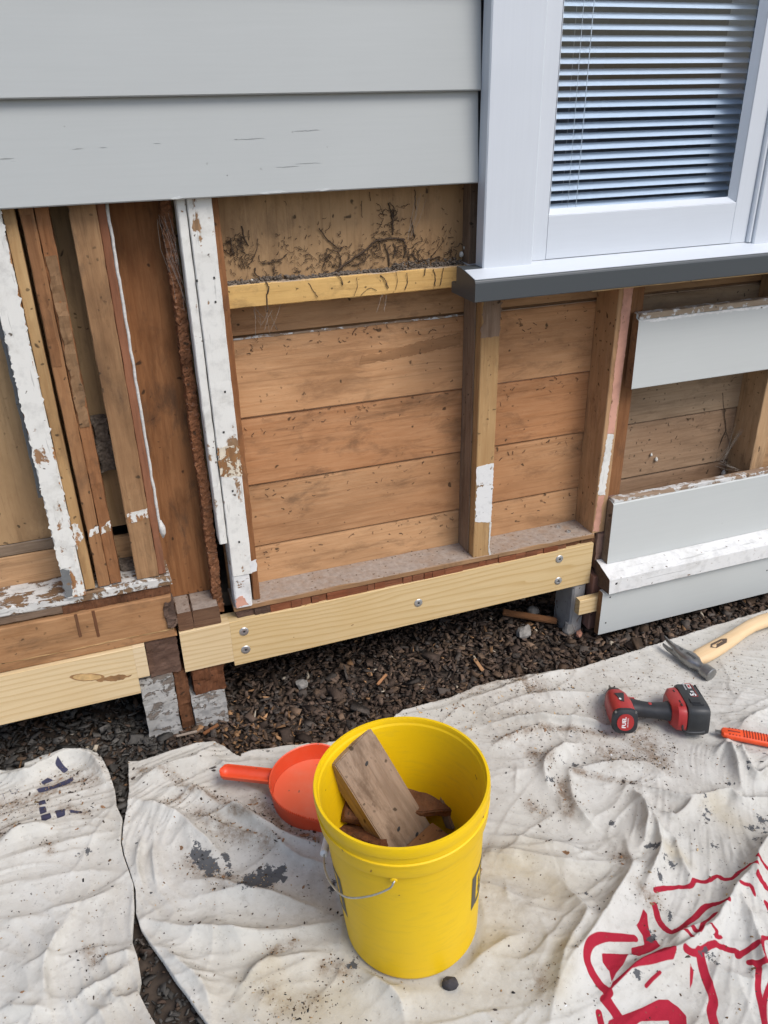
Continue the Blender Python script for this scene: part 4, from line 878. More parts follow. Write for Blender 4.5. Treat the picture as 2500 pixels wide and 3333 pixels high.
def build_cloth(name, outline, folds, res, seed, label):
    P = np.array(outline); x0, y0 = P.min(0)-.01; x1, y1 = P.max(0)+.01
    xs = np.arange(x0, x1, res); ys = np.arange(y0, y1, res); X, Y = np.meshgrid(xs, ys)
    d, qx, qy, _ = seg_dist(X, Y, outline); ins = inside(X, Y, outline); S = np.where(ins, -d, d)
    keepv = S < res*.98
    snap = (S > 0) & keepv
    X = np.where(snap, qx, X); Y = np.where(snap, qy, Y)
    # folds
    wx = X+.008*perlin(X*6, Y*6, seed+1)+.002*perlin(X*25, Y*25, seed+21); wy = Y+.008*perlin(X*6+40, Y*6, seed+2)+.002*perlin(X*25+9, Y*25, seed+22)
    Hh = np.zeros_like(X)
    for L, h, wa, wb in folds:
        Q = [gp(a, b, .01)[:2] for a, b in L]; Q = smooth_path(Q, 4)
        A = np.array(Q); m = (X > A[:, 0].min()-.16) & (X < A[:, 0].max()+.16) & (Y > A[:, 1].min()-.16) & (Y < A[:, 1].max()+.16)
        dd, fx, fy, sd = seg_dist(wx[m], wy[m], Q, False)
        # the first width is for the side towards the house, the second for the side towards the photographer
        ia = int(len(Q)/2); far = np.where(sd*np.sign(Q[-1][0]-Q[0][0]+1e-9) >= 0, wa, wb)*PX*.95
        e0 = np.hypot(fx-Q[0][0], fy-Q[0][1]); e1 = np.hypot(fx-Q[-1][0], fy-Q[-1][1]); ln = max(np.linalg.norm(A[-1]-A[0]), .05)
        tp = np.clip(e0/(ln*.25), 0, 1)*.7+.3; tp *= np.clip(e1/(ln*.25), 0, 1)*.7+.3
        Hh[m] += h*.0019*tp*np.exp(-np.abs(dd/far)**1.05)
    rid = lambda f, sd: (1-np.abs(perlin(wx*f, wy*f, sd))*2.2)
    m1 = np.clip(perlin(X*2.1+5, Y*2.1, seed+5)*1.6+.45, 0, 1)
    th = 2.2*perlin(X*1.1+3, Y*1.1, seed+12)+R(-15); ca, sa = np.cos(th), np.sin(th)
    ax_, ay_ = wx*ca+wy*sa, -wx*sa+wy*ca
    ani = lambda f, st, sd: 1-np.abs(perlin(ax_*f, ay_*f*st, sd))*2.4
    m2 = np.clip(perlin(X*3.1+9, Y*3.1, seed+13)*1.8+.5, 0, 1)
    Hh += .0060*m1*np.clip(ani(1.7, 4.2, seed+6), 0, 1)**3.2 + .0032*np.clip(ani(3.4, 3.6, seed+7), 0, 1)**3.2*(.3+m2)+.0018*np.clip(ani(7., 3., seed+15), 0, 1)**3*(.25+m1)+.0009*np.clip(rid(21, seed+8), 0, 1)**2*(.2+m1)
    cr_ = np.random.default_rng(seed+77); span = max(x1-x0, y1-y0)
    for _ in range(int(95*(x1-x0)*(y1-y0))):                          # sharp set creases in the canvas
        px_, py_ = cr_.uniform(x0, x1), cr_.uniform(y0, y1); an = cr_.normal(-.25, .75); ln_ = cr_.uniform(.06, .34); Q = [(px_, py_)]
        for q in range(7):
            an += cr_.normal(0, .16); Q.append((Q[-1][0]+ln_/7*math.cos(an), Q[-1][1]+ln_/7*math.sin(an)))
        A = np.array(Q); m = (X > A[:, 0].min()-.05) & (X < A[:, 0].max()+.05) & (Y > A[:, 1].min()-.05) & (Y < A[:, 1].max()+.05)
        if not m.any(): continue
        dd, fx, fy, sd = seg_dist(X[m]+.0025*perlin(X[m]*40, Y[m]*40, seed+3), Y[m], Q, False)
        e = np.minimum(np.hypot(fx-A[0, 0], fy-A[0, 1]), np.hypot(fx-A[-1, 0], fy-A[-1, 1]))/(ln_*.35)
        Hh[m] += cr_.uniform(.0018, .0055)*np.clip(e, 0, 1)*np.exp(-dd/np.where(sd > 0, cr_.uniform(.004, .007), cr_.uniform(.010, .024)))
    Hh += .004*(perlin(X*3, Y*3, seed+9)+.6)+.0012*perlin(X*20, Y*20, seed+10)
    Hh += .0035*np.exp(-(np.minimum(-S, .2)/.010)**2)*(S <= 0)+.0035*(S > 0)
    # pressed flat under the bucket
    db = np.hypot(X-BX, Y-BY); f = np.clip((db-.122)/.035, 0, 1); f = f*f*(3-2*f)
    Hh = Hh*f+.002*(1-f)
    for seg, w in ((((1.29, 1.225), (1.46, 1.105)), .022), (((1.10, 1.30), (1.30, 1.26)), .05), (((1.42, 1.40), (1.42, 1.55)), .02), (((1.45, 1.47), (1.8, 1.55)), .02), (((.12, 1.47), (.30, 1.38)), .05)):   # pressed down under the tools
        g_ = np.clip((seg_dist(X, Y, seg, False)[0]-w)/.04, 0, 1); g_ = g_*g_*(3-2*g_); Hh = Hh*(.3+.7*g_)
    Z = .006+Hh-.01*np.clip((Y-1.55)/.15, 0, 1)
    # printed and spilt marks as distances, the material turns them into edges
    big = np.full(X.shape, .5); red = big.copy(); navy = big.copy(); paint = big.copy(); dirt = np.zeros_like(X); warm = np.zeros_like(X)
    if name == 'R':
        for L, w in red_lines: red = np.minimum(red, line_sdf(X, Y, smooth_path(G2(Z3(L)), 4), w*PX*.56))
        for L in red_polys: red = np.minimum(red, sdf(X, Y, G2(Z3(L))))
        for L in paint_R: paint = np.minimum(paint, sdf(X, Y, G2(L))+.003)
        for a, b, r in dots_R:
            c = gp(*Z3([(a, b)])[0], .01); paint = np.minimum(paint, np.hypot(X-c[0], (Y-c[1])*.85)-r*PX*.5)
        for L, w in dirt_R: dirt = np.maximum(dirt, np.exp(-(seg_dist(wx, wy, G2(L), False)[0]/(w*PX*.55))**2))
        for L, w in warm_R: warm = np.maximum(warm, np.exp(-(seg_dist(wx, wy, G2(L), False)[0]/(w*PX*.55))**2))
        for L in ([(925, 700), (945, 660), (985, 660)], ): pass
        for L in ([(1000, 1700), (1010, 1720)],): pass
    else:
        for L in navy_polys: navy = np.minimum(navy, sdf(X, Y, G2(Z0(L))))
        for L, w in navy_lines: navy = np.minimum(navy, line_sdf(X, Y, G2(Z0(L)), w*.00018))
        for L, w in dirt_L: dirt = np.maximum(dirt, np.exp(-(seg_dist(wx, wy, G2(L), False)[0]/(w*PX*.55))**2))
        for L in ([(470, 1070), (485, 1075), (480, 1085)], [(525, 1055), (540, 1065), (530, 1075)]): paint = np.minimum(paint, sdf(X, Y, G2(ZL(L)))-.002)
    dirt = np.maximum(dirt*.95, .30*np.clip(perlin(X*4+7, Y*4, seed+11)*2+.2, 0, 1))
    # faces
    idx = -np.ones(X.shape, int); cell = keepv[:-1, :-1] & keepv[1:, :-1] & keepv[:-1, 1:] & keepv[1:, 1:]
    use = np.zeros_like(keepv); use[:-1, :-1] |= cell; use[1:, :-1] |= cell; use[:-1, 1:] |= cell; use[1:, 1:] |= cell
    idx[use] = np.arange(use.sum())
    a, b, c_, d_ = idx[:-1, :-1][cell], idx[:-1, 1:][cell], idx[1:, 1:][cell], idx[1:, :-1][cell]
    Q = np.stack([a, b, c_, d_], 1)
    Vv = np.stack([X[use], Y[use], Z[use]], 1); nv = len(Vv)
    E_ = np.concatenate([Q[:, [0, 1]], Q[:, [1, 2]], Q[:, [2, 3]], Q[:, [3, 0]]]); key = E_[:, 0].astype(np.int64)*nv+E_[:, 1]; rev = E_[:, 1].astype(np.int64)*nv+E_[:, 0]
    bd = E_[~np.isin(key, rev)]                                      # hem: drop the free edge a few millimetres
    ub = np.unique(bd); mp = -np.ones(nv, int); mp[ub] = nv+np.arange(len(ub))
    Vh = Vv[ub].copy(); Vh[:, 2] = np.minimum(Vh[:, 2]-.004, .004)
    Qh = np.stack([bd[:, 1], bd[:, 0], mp[bd[:, 0]], mp[bd[:, 1]]], 1)
    Va = np.concatenate([Vv, Vh]); Qa = np.concatenate([Q, Qh])
    me = bpy.data.meshes.new('drop_cloth'); me.vertices.add(len(Va)); c0 = np.array([Va[:, 0].mean(), Va[:, 1].mean(), 0]); me.vertices.foreach_set('co', (Va-c0).ravel())
    me.loops.add(Qa.size); me.loops.foreach_set('vertex_index', Qa.ravel().astype(np.int32)); me.polygons.add(len(Qa)); me.polygons.foreach_set('loop_start', np.arange(0, Qa.size, 4, dtype=np.int32))
    me.polygons.foreach_set('use_smooth', np.ones(len(Qa), bool)); me.update(calc_edges=True)
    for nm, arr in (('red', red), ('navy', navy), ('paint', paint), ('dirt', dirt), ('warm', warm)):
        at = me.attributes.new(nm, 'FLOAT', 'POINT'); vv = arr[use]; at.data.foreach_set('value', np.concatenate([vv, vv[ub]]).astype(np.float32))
    o = link('drop_cloth', me, 'canvas', None, tuple(c0)); tag(o, label, 'drop cloth')
    def hz(x, y):
        i = np.clip(((np.asarray(x)-x0)/res).astype(int), 0, len(xs)-1); j = np.clip(((np.asarray(y)-y0)/res).astype(int), 0, len(ys)-1); return Z[j, i]
    return o, hz
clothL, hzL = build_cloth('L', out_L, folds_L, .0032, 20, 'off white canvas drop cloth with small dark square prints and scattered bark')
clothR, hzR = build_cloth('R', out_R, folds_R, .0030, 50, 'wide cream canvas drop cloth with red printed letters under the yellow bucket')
def cloth_z(x, y):
    X = np.array([x]); Y = np.array([y])
    if inside(X, Y, out_R)[0]: return float(hzR(X, Y)[0])
    if inside(X, Y, out_L)[0]: return float(hzL(X, Y)[0])
    return float(ground_z(X, Y)[0])+.004

# ------------------------------------------------------------------ bark mulch
def chip_cloud(n, x0, x1, y0, y1, size, zoff, palette, keep, zfun=None):
    x = rng.uniform(x0, x1, n); y = rng.uniform(y0, y1, n)
    k = keep(x, y); x, y = x[k], y[k]; n = len(x)
    B = np.array([(-1, -1, -1), (1, -1, -1), (1, 1, -1), (-1, 1, -1), (-1, -1, 1), (1, -1, 1), (1, 1, 1), (-1, 1, 1)], float)
    base_ = B[None]*rng.uniform(.35, 1., (n, 8, 3))*np.array([1, 1, 1])
    L = rng.lognormal(np.log(size), .38, n); W_ = L*rng.uniform(.2, .75, n); T = L*rng.uniform(.08, .24, n)
    base_ = base_*np.stack([L, W_, T], 1)[:, None, :]*.5
    base_[:, :, 2] += (base_[:, :, 0]**2)/L[:, None]*rng.uniform(-.6, .6, n)[:, None]
    rz = rng.uniform(0, 2*np.pi, n); rx = rng.normal(0, .45, n); ry = rng.normal(0, .35, n)
    cx, sx, cy, sy, cz, sz = np.cos(rx), np.sin(rx), np.cos(ry), np.sin(ry), np.cos(rz), np.sin(rz)
    p = base_.copy(); p1 = p.copy(); p1[..., 1] = p[..., 1]*cx[:, None]-p[..., 2]*sx[:, None]; p1[..., 2] = p[..., 1]*sx[:, None]+p[..., 2]*cx[:, None]
    p2 = p1.copy(); p2[..., 0] = p1[..., 0]*cy[:, None]+p1[..., 2]*sy[:, None]; p2[..., 2] = -p1[..., 0]*sy[:, None]+p1[..., 2]*cy[:, None]
    p3 = p2.copy(); p3[..., 0] = p2[..., 0]*cz[:, None]-p2[..., 1]*sz[:, None]; p3[..., 1] = p2[..., 0]*sz[:, None]+p2[..., 1]*cz[:, None]
    z = (ground_z(x, y)+rng.uniform(-.008, .006, n) if zfun is None else zfun(x, y))+zoff
    p3 += np.stack([x, y, z], 1)[:, None, :]
    Fb = np.array([(0, 3, 2, 1), (4, 5, 6, 7), (0, 1, 5, 4), (1, 2, 6, 5), (2, 3, 7, 6), (3, 0, 4, 7)])
    F = (Fb[None]+(np.arange(n)*8)[:, None, None]).reshape(-1, 4)
    c = palette(x, y, n)
    return p3.reshape(-1, 3), F, np.repeat(c, 8, 0)
def bark_palette(x, y, n):
    bases = np.array([(.100, .068, .050), (.076, .054, .042), (.122, .085, .063), (.088, .073, .062), (.135, .090, .060)])
    c = bases[rng.integers(0, 5, n)]*rng.lognormal(0, .28, (n, 1))
    grey = (x < .0)[:, None]*np.array([(.088, .082, .074)]); c = np.where((x < -.02)[:, None] & (rng.random((n, 1)) < .75), grey*rng.lognormal(0, .3, (n, 1)), c)
    near = np.exp(-((x-.2)**2+(y-1.66)**2)/.012); u = rng.random(n)
    tan = u < .014+.30*near; c[tan] = np.array([(.30, .17, .085)])*rng.lognormal(0, .35, (tan.sum(), 1))
    pale = (u > .992); c[pale] = np.array([(.50, .43, .33)])*rng.lognormal(0, .2, (pale.sum(), 1))
    return np.clip(c, .01, .75)
def open_ground(m):
    def f(x, y):
        sR = sdf(x, y, out_R); sL = sdf(x, y, out_L); return (sR > m) & (sL > m) & (y < 2.3)
    return f
geos = [chip_cloud(32000, -.75, 2.3, 1.25, 2.3, .0195, .0, bark_palette, open_ground(-.02)), chip_cloud(3600, -.2, .5, .7, 1.32, .0145, -.001, bark_palette, open_ground(-.01)), chip_cloud(2200, -.75, 2.3, 1.25, 2.2, .033, .003, bark_palette, open_ground(.012))]
V = np.concatenate([g[0] for g in geos]); off = np.cumsum([0]+[len(g[0]) for g in geos]); F = np.concatenate([g[1]+o for g, o in zip(geos, off)]); C = np.concatenate([g[2] for g in geos])
def big_mesh(name, V, F, C, mat):
    me = bpy.data.meshes.new(name); me.vertices.add(len(V)); me.vertices.foreach_set('co', V.ravel()); me.loops.add(F.size); me.loops.foreach_set('vertex_index', F.ravel().astype(np.int32))
    me.polygons.add(len(F)); me.polygons.foreach_set('loop_start', np.arange(0, F.size, F.shape[1], dtype=np.int32)); me.update(calc_edges=True)
    at = me.color_attributes.new('tint', 'FLOAT_COLOR', 'POINT'); at.data.foreach_set('color', np.concatenate([C, np.ones((len(C), 1))], 1).ravel().astype(np.float32))
    return link(name, me, mat)
o = big_mesh('bark_mulch', V, F, C, 'bark'); tag(o, 'dark brown bark chip mulch spread along the foot of the wall', 'mulch', kind='stuff')

# ------------------------------------------------------------------ yellow bucket
AXV = Vector((_sy, _cy, 0)).normalized()
tiltM = Matrix.Rotation(R(-2.6), 4, AXV)
bucket = empty('bucket', (BX, BY, .0135)); bucket.rotation_euler = tiltM.to_euler()
bucket.scale = (1.03, 1.03, 1.015)
tag(bucket, 'yellow plastic pail holding timber scraps on the cream drop cloth', 'bucket')
BH = .380
prof = [(.0005, .0), (.118, .0), (.1245, .003), (.1275, .010), (.1435, .306), (.1500, .3075), (.1512, .313), (.1520, .334), (.1535, .3355), (.1537, .340), (.1512, .3415), (.1508, .357), (.1545, .3585), (.1550, .364), (.1548, .376), (.1535, BH), (.1490, BH), (.1478, .377), (.1470, .370), (.1448, .366), (.1430, .355), (.1240, .009), (.121, .0055), (.0005, .0055)]
V, F = lathe_geo(prof, 96, False, False)
body = add('pail_body', V, F, 'yellow_plastic', bucket, local=True)
for p in body.data.polygons: p.use_smooth = True
body.data.update()
body.modifiers.new('edges', 'EDGE_SPLIT').split_angle = R(18)
def rad_at(z): return .1275+(.1435-.1275)*(z-.010)/.296
CAMAZ = math.degrees(math.atan2(-BY, -BX))
def on_pail(pts, n=5, lift=.0005):
    """outline given as (azimuth in degrees, height), laid on the wall of the pail as strips"""
    V = []; k = len(pts)//2
    for i in range(k):
        a, b = pts[i], pts[-1-i]
        for t in np.linspace(0, 1, n):
            az = R(a[0]+(b[0]-a[0])*t); z = a[1]+(b[1]-a[1])*t; r = rad_at(z)+lift; V.append((r*math.cos(az), r*math.sin(az), z))
    F = [(i*n+j, i*n+j+1, (i+1)*n+j+1, (i+1)*n+j) for i in range(k-1) for j in range(n-1)]
    return V, F
def quad_on(a0, a1, z00, z01, z10, z11, lift=.0006):
    m = max(2, int(abs(a1-a0)/3)); top = [(a0+(a1-a0)*t, z01+(z11-z01)*t) for t in np.linspace(0, 1, m+1)]; bot = [(a0+(a1-a0)*t, z00+(z10-z00)*t) for t in np.linspace(0, 1, m+1)]
    return on_pail(top+bot[::-1], 2, lift)
def logo(a0, zb, zt, flip=1):
    w = 47*flip; f = []
    A = lambda t: a0+w*t
    f.append(quad_on(A(0), A(.15), zb, zt, zb+.004, zt+.002)); f.append(quad_on(A(.85), A(1), zb+.004, zt+.004, zb+.006, zt+.006))
    f.append(quad_on(A(.15), A(.85), zb, zb+.012, zb+.004, zb+.016)); f.append(quad_on(A(.15), A(.85), zt-.010, zt+.002, zt-.007, zt+.006))
    g = zb+.020; hh = zt-zb-.040
    f.append(quad_on(A(.25), A(.36), g, g+hh*.36, g+.001, g+hh*.42)); f.append(quad_on(A(.25), A(.31), g+hh*.5, g+hh*.8, g+hh*.55, g+hh*.95)); f.append(quad_on(A(.41), A(.47), g+.003, g+hh, g+.003, g+hh)); f.append(quad_on(A(.36), A(.47), g+hh*.84, g+hh, g+hh*.86, g+hh))
    f.append(quad_on(A(.54), A(.60), g, g+hh, g, g+hh)); f.append(quad_on(A(.60), A(.72), g, g+hh*.2, g, g+hh*.2)); f.append(quad_on(A(.60), A(.72), g+hh*.45, g+hh*.62, g+hh*.45, g+hh*.62))
    return merge(f)
add('printed_logo', *logo(CAMAZ+57, .118, .206), 'logo_black', bucket, local=True)
add('printed_logo', *logo(CAMAZ-57, .105, .215, -1), 'logo_black', bucket, local=True)
# wire bail hanging down the left side
ear = CAMAZ-6
def cylp(az, r, z): return (r*math.cos(R(az)), r*math.sin(R(az)), z)
path = [cylp(ear+1, .147, .301), cylp(ear, .153, .300), cylp(ear-2.5, .156, .290), cylp(ear-12, .160, .272), cylp(ear-24, .164, .252), cylp(ear-33, .166, .241), cylp(ear-44, .162, .231), cylp(ear-56, .158, .224), cylp(ear-70, .153, .214), cylp(ear-84, .149, .206)]
path2 = [cylp(2*(ear-92)-a, r, z) for a, r, z in ((ear-70, .150, .210), (ear-44, .158, .232), (ear-24, .162, .262), (ear-2.5, .156, .290), (ear, .153, .300), (ear+1, .147, .301))]
add('bail_wire', *tube_geo(smooth_path(path+path2, 6), .0017, 8), 'wire', bucket, local=True, smooth=True)
add('bail_grip', *tube_geo(smooth_path([cylp(ear-77, .1515, .211), cylp(ear-84, .1495, .207), cylp(ear-92, .149, .206), cylp(ear-100, .149, .207), cylp(ear-110, .150, .209)], 5), .0075, 12), 'grip_white', bucket, local=True, smooth=True)
for az in (ear, ear+180):
    M = Matrix.Rotation(R(az), 4, 'Z') @ Matrix.Translation((.1455, 0, .301)) @ Matrix.Rotation(R(90), 4, 'Y')
    add('bail_ear', *xform(lathe_geo([(.0005, 0), (.007, 0), (.0062, .004), (.004, .005), (.0005, .005)], 16), M), 'yellow_plastic', bucket, local=True, smooth=True)
# the offcut leaning in it
bw = bucket.matrix_basis if False else (Matrix.Translation((BX, BY, .0135)) @ tiltM)
a_ = Vector((-.100, .098, .232)).normalized(); w_ = Vector((.892, .451, 0)); w_ = (w_-a_*w_.dot(a_)).normalized(); n_v = a_.cross(w_)
if n_v.y > 0: n_v = -n_v
Mo = Matrix((( w_.x, a_.x, n_v.x, 0), (w_.y, a_.y, n_v.y, 0), (w_.z, a_.z, n_v.z, 0), (0, 0, 0, 1)))
top_mid = Vector((.320, 1.130, .380))
def timber(name, sx, sy, sz, M, mat, amp=.0012, res=.02, bev=.002):
    bm = bmesh.new(); bmesh.ops.create_cube(bm, size=1.)
    for v in bm.verts: v.co = Vector((v.co.x*sx, v.co.y*sy, v.co.z*sz))
    bmesh.ops.bevel(bm, geom=bm.edges[:], offset=bev, segments=2, affect='EDGES')
    bmesh.ops.subdivide_edges(bm, edges=[e for e in bm.edges if e.calc_length() > res*1.6], cuts=4, use_grid_fill=True)
    ph = random.random()*30
    for v in bm.verts: v.co += (mnoise.noise_vector(v.co*38+Vector((ph, 0, 0)))*.7+mnoise.noise_vector(v.co*130+Vector((0, ph, 0)))*.6)*amp
    bmesh.ops.recalc_face_normals(bm, faces=bm.faces)
    me = bpy.data.meshes.new(name); bm.to_mesh(me); bm.free(); me.materials.append(MAT[mat])
    o = bpy.data.objects.new(name, me); col.objects.link(o); o.matrix_world = M; return o
L_ = .330
o = timber('timber_offcut', .108, L_, .044, Matrix.Translation(top_mid-a_*(L_/2)-n_v*.022) @ Mo, 'offcut_wood')
tag(o, 'weathered square sawn timber offcut leaning out of the yellow bucket', 'offcut')
hole = o
V, F = lathe_geo([(.0002, 0), (.0035, 0), (.0028, .0008), (.0002, .0008)], 10)
for x, y in ((.004, .118), (-.012, -.03), (.016, -.07)):
    add('nail_hole', *xform((V, F), Matrix.Translation((x, y, .0222)) @ Matrix.Scale(1.5, 4, (1, .4, 0))), 'screw_hole', o, local=True)
add('bent_nail', *tube_geo([(-.041, .160, .0), (-.041, .172, .002), (-.0405, .184, .004), (-.0385, .190, .007)], .0012, 6), 'wire', o, local=True)
scraps = [((.492, 1.088, .155), (.034, .13, .022), tuple((Mo.to_3x3() @ Matrix.Rotation(R(-14), 3, 'Z')).to_euler()), 'offcut_wood', 'thin splintered timber strip sticking up beside the offcut in the bucket'),
          ((.524, 1.090, .160), (.046, .05, .045), (R(20), R(30), R(20)), 'red_rot', 'crumbly red brown lump of rotten wood in the bucket'),
          ((.335, 1.09, .165), (.05, .12, .022), (R(25), R(-18), R(70)), 'rot_wood', 'dark rotten wood slab wedged against the side of the offcut in the bucket'),
          ((.345, 1.06, .135), (.03, .11, .014), (R(15), R(20), R(120)), 'old_wood_Y', 'orange brown split wood sliver under the dark slab in the bucket'),
          ((.30, 1.05, .15), (.04, .10, .02), (R(-10), R(25), R(30)), 'rot_wood', 'dark rotten stick against the inner wall of the bucket'),
          ((.46, 1.09, .15), (.06, .09, .02), (R(8), R(-10), R(80)), 'rot_wood', 'dark rotten wood lying under the thin strip in the bucket'),
          ((.40, 1.06, .075), (.08, .14, .03), (R(5), R(5), R(20)), 'rot_wood', 'dark rotten slab lying under the offcut in the bucket'),
          ((.40, .98, .12), (.08, .16, .03), (R(-5), R(5), R(-60)), 'brown_wood_Y', 'brown board scrap at the bottom of the bucket, flat under the others')]
for i, (p, sz, rot, m, lab) in enumerate(scraps):
    from mathutils import Euler
    p = (p[0]+.008, p[1]+.012, p[2]+.056)
    o = timber('wood_scrap', *sz, Matrix.Translation(p) @ Euler(rot).to_matrix().to_4x4(), m, amp=.0048 if 'rot' in m else .002, res=.007, bev=.002)
    tag(o, lab, 'wood scrap', 'wood scraps in the bucket')

# ------------------------------------------------------------------ orange dustpan
dp = empty('dustpan', (.300, 1.382, .014), (R(2), R(1.5), R(-27.4)))
tag(dp, 'orange plastic dustpan with a ribbed edge, lying behind the bucket', 'dustpan')
RP = .112; front = .135
def pan_outline(r, x1, n=28):
    P = [(x1, -r*.98)]
    for t in np.linspace(-90, -270, n): P.append((r*math.cos(R(t))*(1.02 if math.cos(R(t)) < 0 else 1), r*math.sin(R(t))))
    P.append((x1, r*.98)); return P
inner = pan_outline(RP-.007, front); mid_ = pan_outline(RP-.0025, front); outer = pan_outline(RP, front)
def hgt(x): return .052*min(1, max(.06, (front-x)/(front+.02)))**.7
n = len(inner); V = []; F = []
rings = [[(x, y, .004) for x, y in inner], [(x, y, hgt(x)-.001) for x, y in mid_], [(x, y, hgt(x)+.001) for x, y in [(p[0]*1.0, p[1]) for p in outer]], [(x*1.012 if x < 0 else x, y*1.012, hgt(x)-.002) for x, y in outer], [(x*1.0, y*1.0, hgt(x)-.006) for x, y in outer], [(x, y, .0) for x, y in pan_outline(RP-.005, front)]]
for r_ in rings: V += r_
for k in range(len(rings)-1):
    for i in range(n-1): F.append((k*n+i, k*n+i+1, (k+1)*n+i+1, (k+1)*n+i))
bm = fixn(V, F); addbm('pan_wall', bm, 'orange_plastic', dp, local=True, smooth=True).modifiers.new('edges', 'EDGE_SPLIT').split_angle = R(40)
bm = fixn([(x, y, .0045+.006*max(0, -x)/RP) for x, y in inner]+[(x, y, .001) for x, y in inner], [tuple(range(n)), tuple(range(2*n-1, n-1, -1))]+[(i, (i+1) % n, n+(i+1) % n, n+i) for i in range(n)])
addbm('pan_floor', bm, 'orange_floor', dp, local=True)
geo = []
for t in np.arange(-150, -92, 2.6):
    x, y = (RP+.001)*math.cos(R(t)), (RP+.001)*math.sin(R(t)); z = hgt(x)
    bmv, bmf = lathe_geo([(.0002, 0), (.0024, 0), (.0016, .0046), (.0002, .0048)], 6); geo.append(xform((bmv, bmf), Matrix.Translation((x, y, z-.001))))
for x in np.arange(.004, .09, .0048):
    bmv, bmf = lathe_geo([(.0002, 0), (.0024, 0), (.0016, .0046), (.0002, .0048)], 6); geo.append(xform((bmv, bmf), Matrix.Translation((x, -(RP+.001)*.985, hgt(x)-.001))))
add('comb_teeth', *merge(geo), 'orange_plastic', dp, local=True)
hs = []; nseg = 18                                    # trough shaped handle, open on top
for i in range(nseg+1):
    x = -.1135-.126*i/nseg; e = max(0, (i/nseg-.88)/.12); k = math.sqrt(max(.02, 1-e*e)) if e > 0 else 1
    pr = []
    for t in np.linspace(0, -180, 11): pr.append((.0205*k*math.cos(R(t)), .046+.024*k*math.sin(R(t))))
    for t in np.linspace(-180, 0, 11): pr.append((.0160*k*math.cos(R(t)), .0465+.016*k*math.sin(R(t))))
    hs.append([(x, a, b) for a, b in pr])
m_ = len(hs[0]); V = [p for r_ in hs for p in r_]; F = [(i*m_+j, i*m_+(j+1) % m_, (i+1)*m_+(j+1) % m_, (i+1)*m_+j) for i in range(nseg) for j in range(m_)]+[tuple(range(m_)), tuple(nseg*m_+j for j in reversed(range(m_)))]
addbm('handle', fixn(V, F), 'orange_plastic', dp, local=True, smooth=True).modifiers.new('edges', 'EDGE_SPLIT').split_angle = R(45)

# ------------------------------------------------------------------ helper shapes for the tools
def rbox(c, s, bev=.003, seg=2, taper=None):
    bm = bmesh.new(); bmesh.ops.create_cube(bm, size=1.)
    for v in bm.verts:
        k = 1.
        if taper: k = taper if v.co.x > 0 else 1.
        v.co = Vector((c[0]+v.co.x*s[0], c[1]+v.co.y*s[1]*k, c[2]+v.co.z*s[2]*k))
    bmesh.ops.bevel(bm, geom=bm.edges[:], offset=bev, segments=seg, affect='EDGES')
    return bm
def loft(secs, n=20, pw=2.4):
    """rings of superellipse sections: (centre, u vector, v vector)"""
    V = []; F = []
    for c, u, v in secs:
        c, u, v = Vector(c), Vector(u), Vector(v)
        for j in range(n):
            t = 2*math.pi*j/n; ct, st = math.cos(t), math.sin(t)
            V.append(tuple(c+u*math.copysign(abs(ct)**(2/pw), ct)+v*math.copysign(abs(st)**(2/pw), st)))
    k = len(secs)
    F = [(i*n+j, i*n+(j+1) % n, (i+1)*n+(j+1) % n, (i+1)*n+j) for i in range(k-1) for j in range(n)]+[tuple(range(n))[::-1], tuple((k-1)*n+j for j in range(n))]
    return V, F
def lathe_y(prof, n=32):                               # profile (radius, y)
    V, F = lathe_geo([(r, y) for r, y in prof], n); return [(v[0], v[2], v[1]) for v in V], [f[::-1] for f in F]
def es(o, a=35): o.modifiers.new('edges', 'EDGE_SPLIT').split_angle = R(a); return o

# ------------------------------------------------------------------ impact driver lying on its side
drv = empty('impact_driver', (1.110, 1.350, .0505)); drv.rotation_euler = (Matrix.Rotation(R(-23), 3, 'Z') @ Matrix.Rotation(R(-11), 3, 'X')).to_euler(); drv.scale = (.97, 1.2, 1.06)
tag(drv, 'red and black cordless impact driver with battery lying on the drop cloth', 'impact driver')
V, F = loft([((0, -.050, 0), (.030, 0, 0), (0, 0, .030)), ((0, -.030, 0), (.0335, 0, 0), (0, 0, .0325)), ((0, .0, 0), (.034, 0, 0), (0, 0, .033)), ((-.001, .030, 0), (.031, 0, 0), (0, 0, .030)), ((-.001, .044, 0), (.026, 0, 0), (0, 0, .026))], 28, 2.7)
es(add('motor_housing', V, F, 'red_plastic', drv, local=True, smooth=True))
V, F = loft([((-.001, .0445, 0), (.0265, 0, 0), (0, 0, .0265)), ((-.001, .055, 0), (.024, 0, 0), (0, 0, .024)), ((-.001, .068, 0), (.017, 0, 0), (0, 0, .017)), ((-.001, .071, 0), (.012, 0, 0), (0, 0, .012))], 24, 2.1)
es(add('nose_cone', V, F, 'dark_steel', drv, local=True, smooth=True))
V, F = lathe_y([(.0001, .070), (.0085, .070), (.0085, .082), (.0045, .083), (.0035, .094), (.0028, .100), (.0001, .106)], 12)
add('driver_bit', [(v[0]-.001, v[1], v[2]) for v in V], F, 'steel', drv, local=True)
V, F = loft([((0, -.0585, 0), (.027, 0, 0), (0, 0, .027)), ((0, -.0565, 0), (.0325, 0, 0), (0, 0, .0315)), ((0, -.049, 0), (.034, 0, 0), (0, 0, .033))], 28, 3.2)
cap = es(add('rear_cap', V, F, 'black_rubber', drv, local=True, smooth=True))
V, F = loft([((0, -.0602, 0), (.0218, 0, 0), (0, 0, .0218)), ((0, -.0575, 0), (.0224, 0, 0), (0, 0, .0224))], 28, 2.1)
